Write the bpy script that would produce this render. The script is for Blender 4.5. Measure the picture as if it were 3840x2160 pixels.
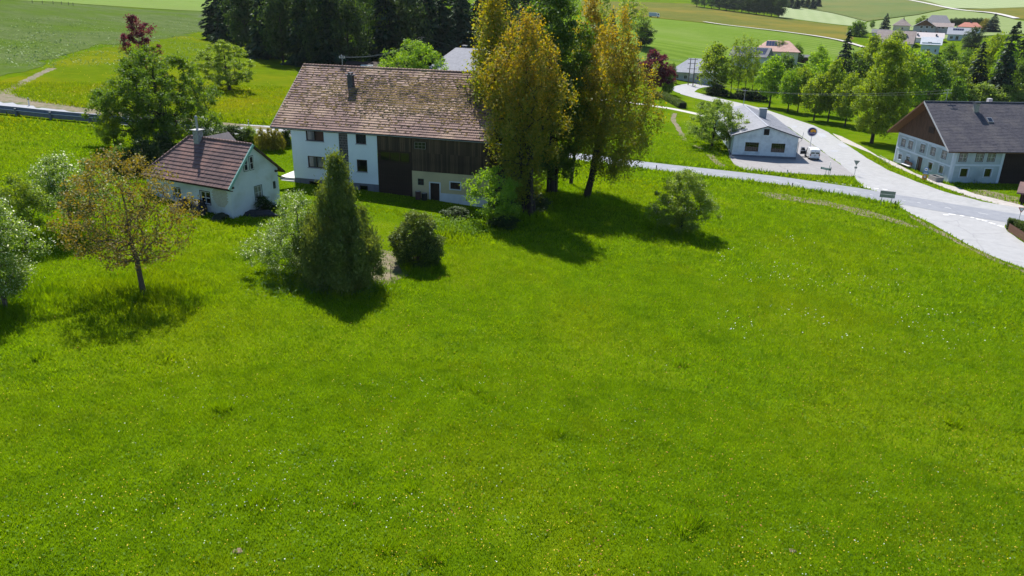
import bpy, math, random
import numpy as np
from mathutils import Matrix, Vector

random.seed(7)
for o in list(bpy.data.objects):
    bpy.data.objects.remove(o)
scene = bpy.context.scene
col = scene.collection

# ------------------------------------------------------------------ camera
F_PX, PITCH, ROLL, CAM_H = 2863.4, math.radians(21.091), math.radians(1.296), 20.5
_f = np.array([0, math.cos(PITCH), -math.sin(PITCH)])
_r0 = np.array([1., 0, 0]); _d0 = np.array([0, -math.sin(PITCH), -math.cos(PITCH)])
_R = _r0 * math.cos(ROLL) - _d0 * math.sin(ROLL)
_D = _r0 * math.sin(ROLL) + _d0 * math.cos(ROLL)
_C = np.array([0, 0, CAM_H])
cam_data = bpy.data.cameras.new('camera')
cam_data.sensor_fit = 'HORIZONTAL'; cam_data.sensor_width = 36.0
cam_data.lens = F_PX / 3840 * 36
cam_data.clip_start = 0.5; cam_data.clip_end = 9000
cam = bpy.data.objects.new('camera', cam_data); col.objects.link(cam)
cam.matrix_world = Matrix(((_R[0], -_D[0], -_f[0], 0), (_R[1], -_D[1], -_f[1], 0), (_R[2], -_D[2], -_f[2], CAM_H), (0, 0, 0, 1)))
scene.camera = cam

# ------------------------------------------------------------------ light
SUN_EL, SUN_AZ = math.radians(54), math.radians(-17)      # azimuth from +Y towards +X
to_sun = Vector((math.sin(SUN_AZ) * math.cos(SUN_EL), math.cos(SUN_AZ) * math.cos(SUN_EL), math.sin(SUN_EL)))
world = bpy.data.worlds.new('World'); scene.world = world; world.use_nodes = True
wn = world.node_tree.nodes; wl = world.node_tree.links
sky = wn.new('ShaderNodeTexSky'); sky.sky_type = 'NISHITA'; sky.sun_disc = False
sky.sun_elevation = SUN_EL; sky.sun_rotation = SUN_AZ
sky.air_density = 1.0; sky.dust_density = 0.15; sky.ozone_density = 6.0
wl.new(sky.outputs[0], wn['Background'].inputs[0]); wn['Background'].inputs[1].default_value = 0.093
sd = bpy.data.lights.new('sun', 'SUN'); sd.energy = 5.0; sd.angle = math.radians(0.53); sd.color = (1.0, 0.955, 0.89)
sun = bpy.data.objects.new('sun', sd); col.objects.link(sun)
sun.rotation_euler = to_sun.to_track_quat('Z', 'Y').to_euler(); sun.location = (0, 0, 60)
vs = scene.view_settings
vs.view_transform = 'Standard'; vs.look = 'None'; vs.gamma = 1.0; vs.use_curve_mapping = False
vs.exposure = 0.70
scene.render.resolution_x = 1024; scene.render.resolution_y = 576
scene.render.engine = 'CYCLES'
scene.cycles.max_bounces = 6; scene.cycles.transparent_max_bounces = 8
scene.cycles.diffuse_bounces = 3; scene.cycles.transmission_bounces = 4; scene.cycles.glossy_bounces = 2

# ------------------------------------------------------------------ pixel <-> world
def ray(px, py):
    v = _R * (px - 1920) + _D * (py - 1080) + _f * F_PX
    return v / np.linalg.norm(v)
def proj(P):
    d = np.asarray(P, float) - _C; z = d @ _f
    return (1920 + F_PX * (d @ _R) / z, 1080 + F_PX * (d @ _D) / z)
def at_z(px, py, z):
    v = ray(px, py); return _C + v * ((z - CAM_H) / v[2])
def at_d(px, py, d):
    v = ray(px, py); return _C + v * (d / math.hypot(v[0], v[1]))

# ------------------------------------------------------------------ terrain: heights read at places whose size is known
ctrl = [at_z(*p) for p in [
    (1105, 685, .25), (1420, 735, 0), (1740, 782, -.6), (873, 826, .2), (540, 1100, .5), (1286, 1062, -.2), (1570, 985, -.4),
    (2555, 865, -2), (2195, 745, -1.5), (0, 2160, .5), (1920, 2160, -.5), (3840, 2160, -2), (3200, 1100, -3.2), (0, 1300, 1.1),
    (0, 700, 2.6), (1900, 1300, -.9), (1100, 1500, 0), (2900, 1500, -2), (3700, 1300, -3.6),
    (0, 395, 5), (400, 440, 4.2), (737, 470, 3.2), (970, 488, 2.6), (2050, 573, -1.8), (2374, 615, -3.2), (2700, 652, -4.3),
    (3060, 697, -4.8), (3321, 742, -5), (3840, 830, -5.2), (2745, 585, -4.4), (2985, 596, -4.5), (3560, 682, -5.1), (3350, 603, -5.2),
    (3840, 700, -5.2), (2877, 413, -5.6), (2612, 352, -5.4), (2560, 305, -5), (3100, 450, -6), (3265, 535, -5.8), (2668, 545, -4),
    (780, 110, 6.2), (862, 335, 4), (1200, 240, 4.2), (1640, 270, 2.2), (2450, 345, -4.5), (2300, 450, -3.6), (0, 200, 6.4), (400, 300, 5),
    (2880, 330, -8), (3700, 400, -7.5), (3300, 380, -8)]]
ctrl += [at_d(*p) for p in [
    (0, 5, 330), (400, 23, 400), (780, 45, 420), (0, -60, 800), (780, -30, 800), (1500, 0, 800), (2450, 170, 330), (2450, 58, 640),
    (2450, 5, 950), (2850, 230, 330), (3000, 150, 520), (2850, 65, 720), (3200, 95, 700), (3200, 5, 1050), (3450, 215, 500),
    (3650, 200, 510), (3800, 5, 1050), (3800, 75, 720), (3300, 260, 420), (3000, -40, 1900), (3840, -40, 1900), (1900, -45, 1900), (600, -80, 1900)]]
ctrl += [np.array(p, float) for p in [(-60, 0, 2), (60, 0, -3), (0, -120, 0), (-500, 0, 10), (500, 0, -8), (-1600, 600, 60), (1800, 900, 40),
                                      (0, -900, 0), (-1500, -600, 20), (1500, -600, -10), (-2500, 3000, 130), (0, 3200, 120), (2500, 3000, 130)]]
ctrl = np.array(ctrl)
def _tps(r2):
    return r2 * np.log(r2 + 1e-9)
_n = len(ctrl); _P = np.c_[np.ones(_n), ctrl[:, :2] / 100]
_K = _tps(((ctrl[:, None, :2] - ctrl[None, :, :2]) ** 2).sum(-1) / 1e4) + np.eye(_n) * 0.002
_S = np.block([[_K, _P], [_P.T, np.zeros((3, 3))]])
_w = np.linalg.solve(_S, np.r_[ctrl[:, 2], 0, 0, 0])
def _axis(segs):
    a = []
    for lo, hi, st in segs:
        a += list(np.arange(lo, hi, st))
    return np.array(a + [segs[-1][1]], float)
GX = _axis([(-2600, -800, 200), (-800, -300, 50), (-300, -90, 10), (-90, 90, 2.0), (90, 300, 10), (300, 900, 40), (900, 2600, 170)])
GY = _axis([(-1000, -100, 150), (-100, 10, 10), (10, 150, 2.0), (150, 320, 5), (320, 900, 20), (900, 1500, 60), (1500, 3300, 200)])
gx, gy = np.meshgrid(GX, GY, indexing='ij')
def _eval(x, y):
    q = np.c_[x.ravel(), y.ravel()]
    k = _tps(((q[:, None] - ctrl[None, :, :2]) ** 2).sum(-1) / 1e4)
    return (k @ _w[:_n] + _w[_n] + q[:, 0] / 100 * _w[_n + 1] + q[:, 1] / 100 * _w[_n + 2]).reshape(x.shape)
GZ = _eval(gx, gy)
def ground_np(x, y):
    x = np.asarray(x, float); y = np.asarray(y, float)
    i = np.clip(np.searchsorted(GX, x) - 1, 0, len(GX) - 2); j = np.clip(np.searchsorted(GY, y) - 1, 0, len(GY) - 2)
    a = np.clip((x - GX[i]) / (GX[i + 1] - GX[i]), 0, 1); b = np.clip((y - GY[j]) / (GY[j + 1] - GY[j]), 0, 1)
    return GZ[i, j] * (1 - a) * (1 - b) + GZ[i + 1, j] * a * (1 - b) + GZ[i, j + 1] * (1 - a) * b + GZ[i + 1, j + 1] * a * b
def ground(x, y):
    return float(ground_np(x, y))
def pix(px, py):
    """point of the ground seen at a pixel of the photograph"""
    v = ray(px, py); t = 15.0; last = t
    while t < 4000:
        p = _C + v * t
        if p[2] < ground(p[0], p[1]): break
        last = t; t *= 1.02
    lo, hi = last, t
    for _ in range(24):
        m = (lo + hi) / 2; p = _C + v * m
        if p[2] < ground(p[0], p[1]): hi = m
        else: lo = m
    p = _C + v * hi
    return Vector((p[0], p[1], ground(p[0], p[1])))
def px_per_m(P):
    return F_PX / ((np.asarray(P) - _C) @ _f)
def height_at(P, py):
    """height above ground point P whose top shows at image row py"""
    lo, hi = 0.0, 60.0
    for _ in range(40):
        m = (lo + hi) / 2
        if proj((P[0], P[1], P[2] + m))[1] > py: lo = m
        else: hi = m
    return lo

# ------------------------------------------------------------------ scene helpers
def tag(o, label=None, cat=None, group=None, kind=None):
    if label: o['label'] = label
    if cat: o['category'] = cat
    if group: o['group'] = group
    if kind: o['kind'] = kind
    return o
def empty(name, loc, rz=0.0, label=None, cat=None, group=None):
    o = bpy.data.objects.new(name, None); col.objects.link(o)
    o.location = loc; o.rotation_euler = (0, 0, rz); o.empty_display_size = 0.3
    return tag(o, label, cat, group)
def np_mesh(name, V, Fq, mat, smooth=False):
    """mesh from an (n,3) array and an (m,k) face array"""
    me = bpy.data.meshes.new(name)
    V = np.ascontiguousarray(V, dtype=np.float32); Fq = np.ascontiguousarray(Fq, dtype=np.int32)
    m, k = Fq.shape
    me.vertices.add(len(V)); me.vertices.foreach_set('co', V.ravel())
    me.loops.add(m * k); me.loops.foreach_set('vertex_index', Fq.ravel())
    me.polygons.add(m); me.polygons.foreach_set('loop_start', np.arange(0, m * k, k, dtype=np.int32))
    me.polygons.foreach_set('loop_total', np.full(m, k, dtype=np.int32))
    if smooth: me.polygons.foreach_set('use_smooth', np.ones(m, dtype=bool))
    me.update(calc_edges=True)
    if mat: me.materials.append(mat)
    return me
def link(name, me, parent=None, loc=None, rot=None):
    o = bpy.data.objects.new(name, me); col.objects.link(o)
    if parent: o.parent = parent
    if loc is not None: o.location = loc
    if rot is not None: o.rotation_euler = rot
    return o
class MB:
    def __init__(s): s.v = []; s.f = []
    def add(s, vs_, fs):
        n = len(s.v); s.v += [tuple(p) for p in vs_]; s.f += [tuple(i + n for i in f) for f in fs]; return s
    def box(s, x0, y0, z0, x1, y1, z1):
        return s.add([(x0, y0, z0), (x1, y0, z0), (x1, y1, z0), (x0, y1, z0), (x0, y0, z1), (x1, y0, z1), (x1, y1, z1), (x0, y1, z1)],
                     [(0, 3, 2, 1), (4, 5, 6, 7), (0, 1, 5, 4), (1, 2, 6, 5), (2, 3, 7, 6), (3, 0, 4, 7)])
    def obox(s, c, ax, ay, az):
        """box around c with half axes"""
        c, ax, ay, az = map(Vector, (c, ax, ay, az)); P = []
        for dz in (-1, 1):
            for dx, dy in ((-1, -1), (1, -1), (1, 1), (-1, 1)): P.append(c + ax * dx + ay * dy + az * dz)
        return s.add(P, [(0, 3, 2, 1), (4, 5, 6, 7), (0, 1, 5, 4), (1, 2, 6, 5), (2, 3, 7, 6), (3, 0, 4, 7)])
    def bar(s, a, b, w, h=None):
        a, b = Vector(a), Vector(b); d = b - a; h = h or w
        side = d.cross(Vector((0, 0, 1)))
        side = side.normalized() if side.length > 1e-6 else Vector((1, 0, 0))
        up = side.cross(d).normalized()
        return s.obox((a + b) / 2, d / 2, side * w / 2, up * h / 2)
    def poly(s, pts, rev=False):
        f = tuple(range(len(pts))); return s.add(pts, [f[::-1] if rev else f])
    def prism(s, pts, d):
        """closed polygon extruded along d"""
        d = Vector(d); n = len(pts); P = [Vector(p) for p in pts]; Q = [p + d for p in P]
        fs = [tuple(range(n))[::-1], tuple(range(n, 2 * n))] + [(i, (i + 1) % n, n + (i + 1) % n, n + i) for i in range(n)]
        return s.add(P + Q, fs)
    def tube(s, pts, radii, n=8, caps=True):
        P = [Vector(p) for p in pts]
        if not hasattr(radii, '__len__'): radii = [radii] * len(P)
        rings = []
        for i, p in enumerate(P):
            d = (P[min(i + 1, len(P) - 1)] - P[max(i - 1, 0)]).normalized()
            a = d.cross(Vector((0, 0, 1)) if abs(d.z) < .9 else Vector((1, 0, 0))).normalized(); b = d.cross(a)
            rings.append([p + (a * math.cos(2 * math.pi * k / n) + b * math.sin(2 * math.pi * k / n)) * radii[i] for k in range(n)])
        vs_ = [q for r in rings for q in r]; fs = []
        for i in range(len(P) - 1):
            for k in range(n):
                fs.append((i * n + k, i * n + (k + 1) % n, (i + 1) * n + (k + 1) % n, (i + 1) * n + k))
        if caps: fs += [tuple(range(n)), tuple(range(len(vs_) - n, len(vs_)))[::-1]]
        return s.add(vs_, fs)
    def lathe(s, prof, n=16, c=(0, 0, 0)):
        vs_ = []; fs = []
        for r, z in prof:
            for k in range(n):
                vs_.append((c[0] + r * math.cos(2 * math.pi * k / n), c[1] + r * math.sin(2 * math.pi * k / n), c[2] + z))
        for i in range(len(prof) - 1):
            for k in range(n): fs.append((i * n + k, i * n + (k + 1) % n, (i + 1) * n + (k + 1) % n, (i + 1) * n + k))
        fs += [tuple(range(n))[::-1], tuple(range(len(vs_) - n, len(vs_)))]
        return s.add(vs_, fs)
    def mesh(s, name, mat, smooth=False):
        me = bpy.data.meshes.new(name); me.from_pydata(s.v, [], s.f)
        if smooth:
            for p in me.polygons: p.use_smooth = True
        me.materials.append(mat); me.update(); return me
    def build(s, name, mat, parent=None, loc=None, rot=None, smooth=False, bevel=0):
        o = link(name, s.mesh(name, mat, smooth), parent, loc, rot)
        if bevel:
            b = o.modifiers.new('bevel', 'BEVEL'); b.width = bevel; b.segments = 2; b.limit_method = 'ANGLE'
        return o

# ------------------------------------------------------------------ materials
MATS = {}
def mat(name, c, rough=0.8, c2=None, scale=3.0, bump=0.0, bscale=None, detail=4, spec=0.3, metal=0.0, stretch=None, c3=None, s3=0.3, contrast=(0.35, 0.65), world=False, jitter=0.0):
    """plain procedural surface: colour broken up by noise, fine relief"""
    if name in MATS: return MATS[name]
    m = bpy.data.materials.new(name); m.use_nodes = True; MATS[name] = m
    n = m.node_tree.nodes; l = m.node_tree.links; b = n['Principled BSDF']
    b.inputs['Roughness'].default_value = rough; b.inputs['Specular IOR Level'].default_value = spec; b.inputs['Metallic'].default_value = metal
    tc = n.new('ShaderNodeTexCoord'); src = tc.outputs['Object'] if not world else n.new('ShaderNodeNewGeometry').outputs['Position']
    if stretch:
        mp = n.new('ShaderNodeMapping'); mp.inputs['Scale'].default_value = stretch; l.new(src, mp.inputs[0]); src = mp.outputs[0]
    out = None
    def rgb(k): return (k[0], k[1], k[2], 1)
    if c2:
        nz = n.new('ShaderNodeTexNoise'); nz.inputs['Scale'].default_value = scale; nz.inputs['Detail'].default_value = detail; nz.inputs['Roughness'].default_value = 0.65
        l.new(src, nz.inputs['Vector'])
        mr = n.new('ShaderNodeMapRange'); mr.inputs[1].default_value = contrast[0]; mr.inputs[2].default_value = contrast[1]; l.new(nz.outputs[0], mr.inputs[0])
        mx = n.new('ShaderNodeMix'); mx.data_type = 'RGBA'; mx.inputs[6].default_value = rgb(c); mx.inputs[7].default_value = rgb(c2)
        l.new(mr.outputs[0], mx.inputs[0]); out = mx.outputs[2]
    if c3:
        nz = n.new('ShaderNodeTexNoise'); nz.inputs['Scale'].default_value = s3; nz.inputs['Detail'].default_value = 3
        l.new(src, nz.inputs['Vector'])
        mr = n.new('ShaderNodeMapRange'); mr.inputs[1].default_value = 0.48; mr.inputs[2].default_value = 0.68; l.new(nz.outputs[0], mr.inputs[0])
        mx = n.new('ShaderNodeMix'); mx.data_type = 'RGBA'; mx.inputs[6].default_value = rgb(c); mx.inputs[7].default_value = rgb(c3)
        if out: l.new(out, mx.inputs[6])
        l.new(mr.outputs[0], mx.inputs[0]); out = mx.outputs[2]
    if out and jitter:
        oi = n.new('ShaderNodeObjectInfo'); jr = n.new('ShaderNodeMapRange'); jr.inputs[3].default_value = 1 - jitter; jr.inputs[4].default_value = 1 + jitter; l.new(oi.outputs['Random'], jr.inputs[0])
        jh = n.new('ShaderNodeHueSaturation'); l.new(jr.outputs[0], jh.inputs['Value']); l.new(out, jh.inputs['Color']); out = jh.outputs[0]
    if out: l.new(out, b.inputs['Base Color'])
    else: b.inputs['Base Color'].default_value = rgb(c)
    if bump:
        bn = n.new('ShaderNodeTexNoise'); bn.inputs['Scale'].default_value = bscale or scale * 4; bn.inputs['Detail'].default_value = 4
        l.new(src, bn.inputs['Vector'])
        bp = n.new('ShaderNodeBump'); bp.inputs['Strength'].default_value = bump; bp.inputs['Distance'].default_value = 0.05
        l.new(bn.outputs[0], bp.inputs['Height']); l.new(bp.outputs[0], b.inputs['Normal'])
    return m
def leaf_mat(name, a, b_, trans=0.45, c3=None, zr=None, rough=0.55, flower=None, gloss=0.03, tv=1.75, k=1.5, big=None):
    """leaf: diffuse + light passing through; colour varies leaf by leaf and clump by clump; zr=(z0,z1,colour) = young leaves towards the top"""
    if name in MATS: return MATS[name]
    a = tuple(q * k for q in a); b_ = tuple(q * k for q in b_)
    if zr: zr = (zr[0], zr[1], tuple(q * k for q in zr[2]))
    m = bpy.data.materials.new(name); m.use_nodes = True; MATS[name] = m
    n = m.node_tree.nodes; l = m.node_tree.links
    for k in list(n):
        if k.type != 'OUTPUT_MATERIAL': n.remove(k)
    out = [k for k in n if k.type == 'OUTPUT_MATERIAL'][0]
    ge = n.new('ShaderNodeNewGeometry'); tc = n.new('ShaderNodeTexCoord')
    nz = n.new('ShaderNodeTexNoise'); nz.inputs['Scale'].default_value = 0.8; nz.inputs['Detail'].default_value = 2; l.new(tc.outputs['Object'], nz.inputs['Vector'])
    ad = n.new('ShaderNodeMath'); ad.operation = 'MULTIPLY_ADD'; ad.inputs[1].default_value = 0.75; l.new(ge.outputs['Random Per Island'], ad.inputs[0])
    mr = n.new('ShaderNodeMapRange'); mr.inputs[1].default_value = 0.3; mr.inputs[2].default_value = 0.7; mr.inputs[3].default_value = -0.2; mr.inputs[4].default_value = 0.45; l.new(nz.outputs[0], mr.inputs[0])
    l.new(mr.outputs[0], ad.inputs[2])
    mx = n.new('ShaderNodeMix'); mx.data_type = 'RGBA'; mx.clamp_factor = True
    mx.inputs[6].default_value = (*a, 1); mx.inputs[7].default_value = (*b_, 1); l.new(ad.outputs[0], mx.inputs[0]); cout = mx.outputs[2]
    if big:
        for sc, lo, hi, cc, amt in big:
            bz = n.new('ShaderNodeTexNoise'); bz.inputs['Scale'].default_value = sc; bz.inputs['Detail'].default_value = 4; bz.inputs['Roughness'].default_value = .6; l.new(tc.outputs['Object'], bz.inputs['Vector'])
            br = n.new('ShaderNodeMapRange'); br.inputs[1].default_value = lo; br.inputs[2].default_value = hi; br.inputs[4].default_value = amt; l.new(bz.outputs[0], br.inputs[0])
            bm = n.new('ShaderNodeMix'); bm.data_type = 'RGBA'; l.new(br.outputs[0], bm.inputs[0]); l.new(cout, bm.inputs[6]); bm.inputs[7].default_value = (*cc, 1); cout = bm.outputs[2]
    if zr:
        sp = n.new('ShaderNodeSeparateXYZ'); l.new(tc.outputs['Object'], sp.inputs[0])
        n2 = n.new('ShaderNodeMath'); n2.operation = 'MULTIPLY_ADD'; n2.inputs[1].default_value = (zr[1] - zr[0]) * 1.3; l.new(ge.outputs['Random Per Island'], n2.inputs[0]); l.new(sp.outputs[2], n2.inputs[2])
        m2 = n.new('ShaderNodeMapRange'); m2.inputs[1].default_value = zr[0] + (zr[1] - zr[0]) * .65; m2.inputs[2].default_value = zr[1] + (zr[1] - zr[0]) * .65; l.new(n2.outputs[0], m2.inputs[0])
        m3 = n.new('ShaderNodeMix'); m3.data_type = 'RGBA'; l.new(m2.outputs[0], m3.inputs[0]); l.new(cout, m3.inputs[6]); m3.inputs[7].default_value = (*zr[2], 1); cout = m3.outputs[2]
    if flower:
        fr = n.new('ShaderNodeMath'); fr.operation = 'MULTIPLY'; fr.inputs[1].default_value = 37.0; l.new(ge.outputs['Random Per Island'], fr.inputs[0])
        f2 = n.new('ShaderNodeMath'); f2.operation = 'FRACT'; l.new(fr.outputs[0], f2.inputs[0])
        f3 = n.new('ShaderNodeMath'); f3.operation = 'LESS_THAN'; f3.inputs[1].default_value = flower[0]; l.new(f2.outputs[0], f3.inputs[0])
        m3 = n.new('ShaderNodeMix'); m3.data_type = 'RGBA'; l.new(f3.outputs[0], m3.inputs[0]); l.new(cout, m3.inputs[6]); m3.inputs[7].default_value = (*flower[1], 1); cout = m3.outputs[2]
    df = n.new('ShaderNodeBsdfDiffuse'); tr = n.new('ShaderNodeBsdfTranslucent'); ms = n.new('ShaderNodeMixShader'); ms.inputs[0].default_value = trans
    hs = n.new('ShaderNodeHueSaturation'); hs.inputs['Hue'].default_value = 0.485; hs.inputs['Saturation'].default_value = 1.15; hs.inputs['Value'].default_value = tv
    l.new(cout, df.inputs[0]); l.new(cout, hs.inputs['Color']); l.new(hs.outputs[0], tr.inputs[0]); l.new(df.outputs[0], ms.inputs[1]); l.new(tr.outputs[0], ms.inputs[2])
    gl = n.new('ShaderNodeBsdfGlossy'); gl.inputs['Roughness'].default_value = rough; gl.inputs['Color'].default_value = (.8, .85, .8, 1)
    m4 = n.new('ShaderNodeMixShader'); m4.inputs[0].default_value = gloss
    l.new(ms.outputs[0], m4.inputs[1]); l.new(gl.outputs[0], m4.inputs[2]); l.new(m4.outputs[0], out.inputs[0])
    return m

# ------------------------------------------------------------------ ground materials
def ground_mat(name, dark, light, warm=None, stripe=None, fine=9.0, rough=0.95, mid=0.35, patch=0.05):
    if name in MATS: return MATS[name]
    m = bpy.data.materials.new(name); m.use_nodes = True; MATS[name] = m
    n = m.node_tree.nodes; l = m.node_tree.links; b = n['Principled BSDF']
    b.inputs['Roughness'].default_value = rough; b.inputs['Specular IOR Level'].default_value = 0.0
    tc = n.new('ShaderNodeTexCoord')
    def noise(sc, det=5):
        z = n.new('ShaderNodeTexNoise'); z.inputs['Scale'].default_value = sc; z.inputs['Detail'].default_value = det; z.inputs['Roughness'].default_value = 0.7
        l.new(tc.outputs['Object'], z.inputs['Vector']); return z.outputs[0]
    def rng(x, a, c, lo=0., hi=1.):
        r = n.new('ShaderNodeMapRange'); r.inputs[1].default_value = a; r.inputs[2].default_value = c; r.inputs[3].default_value = lo; r.inputs[4].default_value = hi; l.new(x, r.inputs[0]); return r.outputs[0]
    def mix(f, a, c):
        x = n.new('ShaderNodeMix'); x.data_type = 'RGBA'; l.new(f, x.inputs[0])
        for s_, k in ((6, a), (7, c)):
            if isinstance(k, tuple): x.inputs[s_].default_value = (*k, 1)
            else: l.new(k, x.inputs[s_])
        return x.outputs[2]
    ad = n.new('ShaderNodeMath'); ad.operation = 'ADD'; ad.use_clamp = True
    l.new(rng(noise(fine), .35, .65, 0, .6), ad.inputs[0]); l.new(rng(noise(mid, 3), .35, .65, 0, .5), ad.inputs[1])
    c = mix(ad.outputs[0], dark, light)
    if warm: c = mix(rng(noise(patch, 4), .45, .62, 0, .85), c, warm)
    if stripe:
        mp = n.new('ShaderNodeMapping'); mp.inputs['Rotation'].default_value = (0, 0, stripe[1]); l.new(tc.outputs['Object'], mp.inputs[0])
        w = n.new('ShaderNodeTexWave'); w.inputs['Scale'].default_value = stripe[0]; w.inputs['Distortion'].default_value = 2.0; w.inputs['Detail'].default_value = 3; w.inputs['Detail Scale'].default_value = .4; l.new(mp.outputs[0], w.inputs['Vector'])
        c = mix(rng(w.outputs[1], .2, .9, 0, stripe[3] if len(stripe) > 3 else .3), c, stripe[2])
    l.new(c, b.inputs['Base Color'])
    bn = n.new('ShaderNodeBump'); bn.inputs['Strength'].default_value = 0.5; bn.inputs['Distance'].default_value = 0.15
    l.new(noise(6.0), bn.inputs['Height']); l.new(bn.outputs[0], b.inputs['Normal'])
    return m
G_MEADOW = ground_mat('meadow', (.050, .098, .002), (.098, .170, .004), (.125, .175, .005), patch=.06)

V = np.c_[gx.ravel(), gy.ravel(), GZ.ravel()]
nx_, ny_ = gx.shape
i_, j_ = np.meshgrid(np.arange(nx_ - 1), np.arange(ny_ - 1), indexing='ij'); a_ = (i_ * ny_ + j_).ravel()
ground_ob = link('ground', np_mesh('ground', V, np.c_[a_, a_ + ny_, a_ + ny_ + 1, a_ + 1], G_MEADOW, True)); tag(ground_ob, kind='structure')

from mathutils.geometry import delaunay_2d_cdt
def densify(P, step, closed=True):
    out = []
    for i in range(len(P) - (0 if closed else 1)):
        a, b = np.array(P[i][:2]), np.array(P[(i + 1) % len(P)][:2]); k = max(1, int(np.linalg.norm(b - a) / step))
        for t in range(k): out.append(a + (b - a) * t / k)
    if not closed: out.append(np.array(P[-1][:2]))
    return np.array(out)
def in_poly(x, y, P):
    x = np.asarray(x); y = np.asarray(y); r = np.zeros(x.shape, bool); j = len(P) - 1
    for i in range(len(P)):
        if P[i][1] != P[j][1]:
            c = ((P[i][1] > y) != (P[j][1] > y)) & (x < (P[j][0] - P[i][0]) * (y - P[i][1]) / (P[j][1] - P[i][1]) + P[i][0]); r ^= c
        j = i
    return r
BARE = []           # polygons on which no meadow grass grows
def sheet(name, P, off, m, step=2.0, rag=0.0, bare=False, parent=None, label=None):
    """surface lying on the ground, bounded by world polygon P"""
    B = densify(P, step)
    if rag:
        rs = np.random.RandomState(len(B)); B = B + rs.normal(0, rag, B.shape)
    lo, hi = B.min(0), B.max(0)
    X, Y = np.meshgrid(np.arange(lo[0], hi[0], step), np.arange(lo[1], hi[1], step))
    k = in_poly(X, Y, B); inner = np.c_[X[k], Y[k]]
    vs_ = [Vector(p) for p in np.r_[B, inner]] if len(inner) else [Vector(p) for p in B]
    n = len(B)
    v, e, f, *_ = delaunay_2d_cdt(vs_, [(i, (i + 1) % n) for i in range(n)], [], 1, 1e-5)
    v = np.array([tuple(p) for p in v]); z = ground_np(v[:, 0], v[:, 1]) + off
    f = [t if ((v[t[1]] - v[t[0]])[0] * (v[t[2]] - v[t[0]])[1] - (v[t[1]] - v[t[0]])[1] * (v[t[2]] - v[t[0]])[0]) > 0 else t[::-1] for t in f]
    o = link(name, np_mesh(name, np.c_[v, z], np.array(f), m, True), parent)
    if not parent: tag(o, label, kind='structure')
    if bare: BARE.append(B)
    return o
def px_poly(L): return [tuple(pix(*p)[:2]) for p in L]
def ribbon(C, w):
    C = [np.array(p[:2]) for p in C]; a, b = [], []
    for i, p in enumerate(C):
        d = C[min(i + 1, len(C) - 1)] - C[max(i - 1, 0)]; d = d / np.linalg.norm(d); nn = np.array([-d[1], d[0]])
        ww = np.interp(i / (len(C) - 1), np.linspace(0, 1, len(w)), w) if hasattr(w, '__len__') else w
        a.append(p + nn * ww / 2); b.append(p - nn * ww / 2)
    return a + b[::-1]
def smooth_line(P, n=6):
    P = [np.array(p[:2]) for p in P]; out = []
    for i in range(len(P) - 1):
        p0, p1, p2, p3 = P[max(i - 1, 0)], P[i], P[i + 1], P[min(i + 2, len(P) - 1)]
        for k in range(n):
            t = k / n
            out.append(.5 * (2 * p1 + (p2 - p0) * t + (2 * p0 - 5 * p1 + 4 * p2 - p3) * t * t + (3 * p1 - p0 - 3 * p2 + p3) * t ** 3))
    return out + [P[-1]]

# ------------------------------------------------------------------ fields
F_LIGHT = ground_mat('mown_field', (.13, .20, .045), (.19, .26, .07), (.16, .21, .06), (.05, .5, (.10, .17, .03), .35), fine=1.5, mid=.1, patch=.01)
F_LIGHT2 = ground_mat('mown_field_striped', (.105, .175, .02), (.15, .225, .035), (.17, .23, .055), (.035, -1.1, (.075, .14, .014), .5), fine=1.2, mid=.08, patch=.012)
F_TALL = ground_mat('tall_meadow', (.050, .085, .018), (.115, .150, .055), (.070, .120, .012), fine=1.4, mid=.16, patch=.035)
F_TAN = ground_mat('flowering_meadow', (.075, .105, .022), (.15, .145, .032), (.18, .15, .03), fine=.7, mid=.07, patch=.012)
F_PALE = ground_mat('pale_field', (.24, .29, .15), (.29, .34, .18), None, (.03, .3, (.21, .27, .12), .3), fine=.5, mid=.05)
F_GREEN = ground_mat('hill_meadow', (.085, .125, .04), (.13, .17, .06), (.15, .16, .055), fine=.5, mid=.05, patch=.008)
def field(L, m, off=.12, step=12, name='field', rag=0): return sheet(name, px_poly(L), off, m, step, rag)
field([(-150, 330), (0, 300), (165, 255), (255, 206), (415, 176), (540, 162), (770, 120), (1000, 190), (1120, 260), (1130, 330), (1000, 470), (760, 444), (414, 408), (250, 386), (110, 366), (30, 334)], ground_mat('buttercup_meadow', (.060, .105, .003), (.115, .165, .005), (.150, .165, .006), patch=.05), .03, 4, rag=.6)
field([(-150, 300), (0, 290), (90, 270), (165, 248), (250, 200), (415, 170), (540, 157), (660, 140), (770, 116), (900, 100), (900, 52), (787, 45), (415, 24), (200, 9), (0, 3), (-150, 0)], F_TALL, .05, 4, rag=1.4)
field([(-150, 0), (0, 2), (200, 8), (415, 23), (787, 44), (900, 50), (1250, 60), (1250, -20), (-150, -55)], F_LIGHT, .15, 12)
field([(2180, 66), (2433, 67), (2730, 98), (2960, 125), (3126, 150), (3235, 182), (3130, 225), (2990, 262), (2700, 275), (2560, 290), (2380, 290), (2200, 230)], F_LIGHT2, .08, 5)
field([(2180, 62), (2433, 65), (2730, 95), (2960, 122), (3126, 147), (3200, 150), (3195, 100), (2920, 66), (2646, 31), (2590, 14), (2400, 8), (2180, 4)], F_TAN, .15, 9)
field([(2920, 64), (2935, 28), (3000, 30), (3120, 50), (3250, 82), (3195, 98)], F_PALE, .2, 10)
field([(2935, 26), (2960, -12), (3420, -12), (3560, 32), (3440, 56), (3250, 81), (3120, 49), (3000, 29)], F_GREEN, .45, 18)
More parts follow.
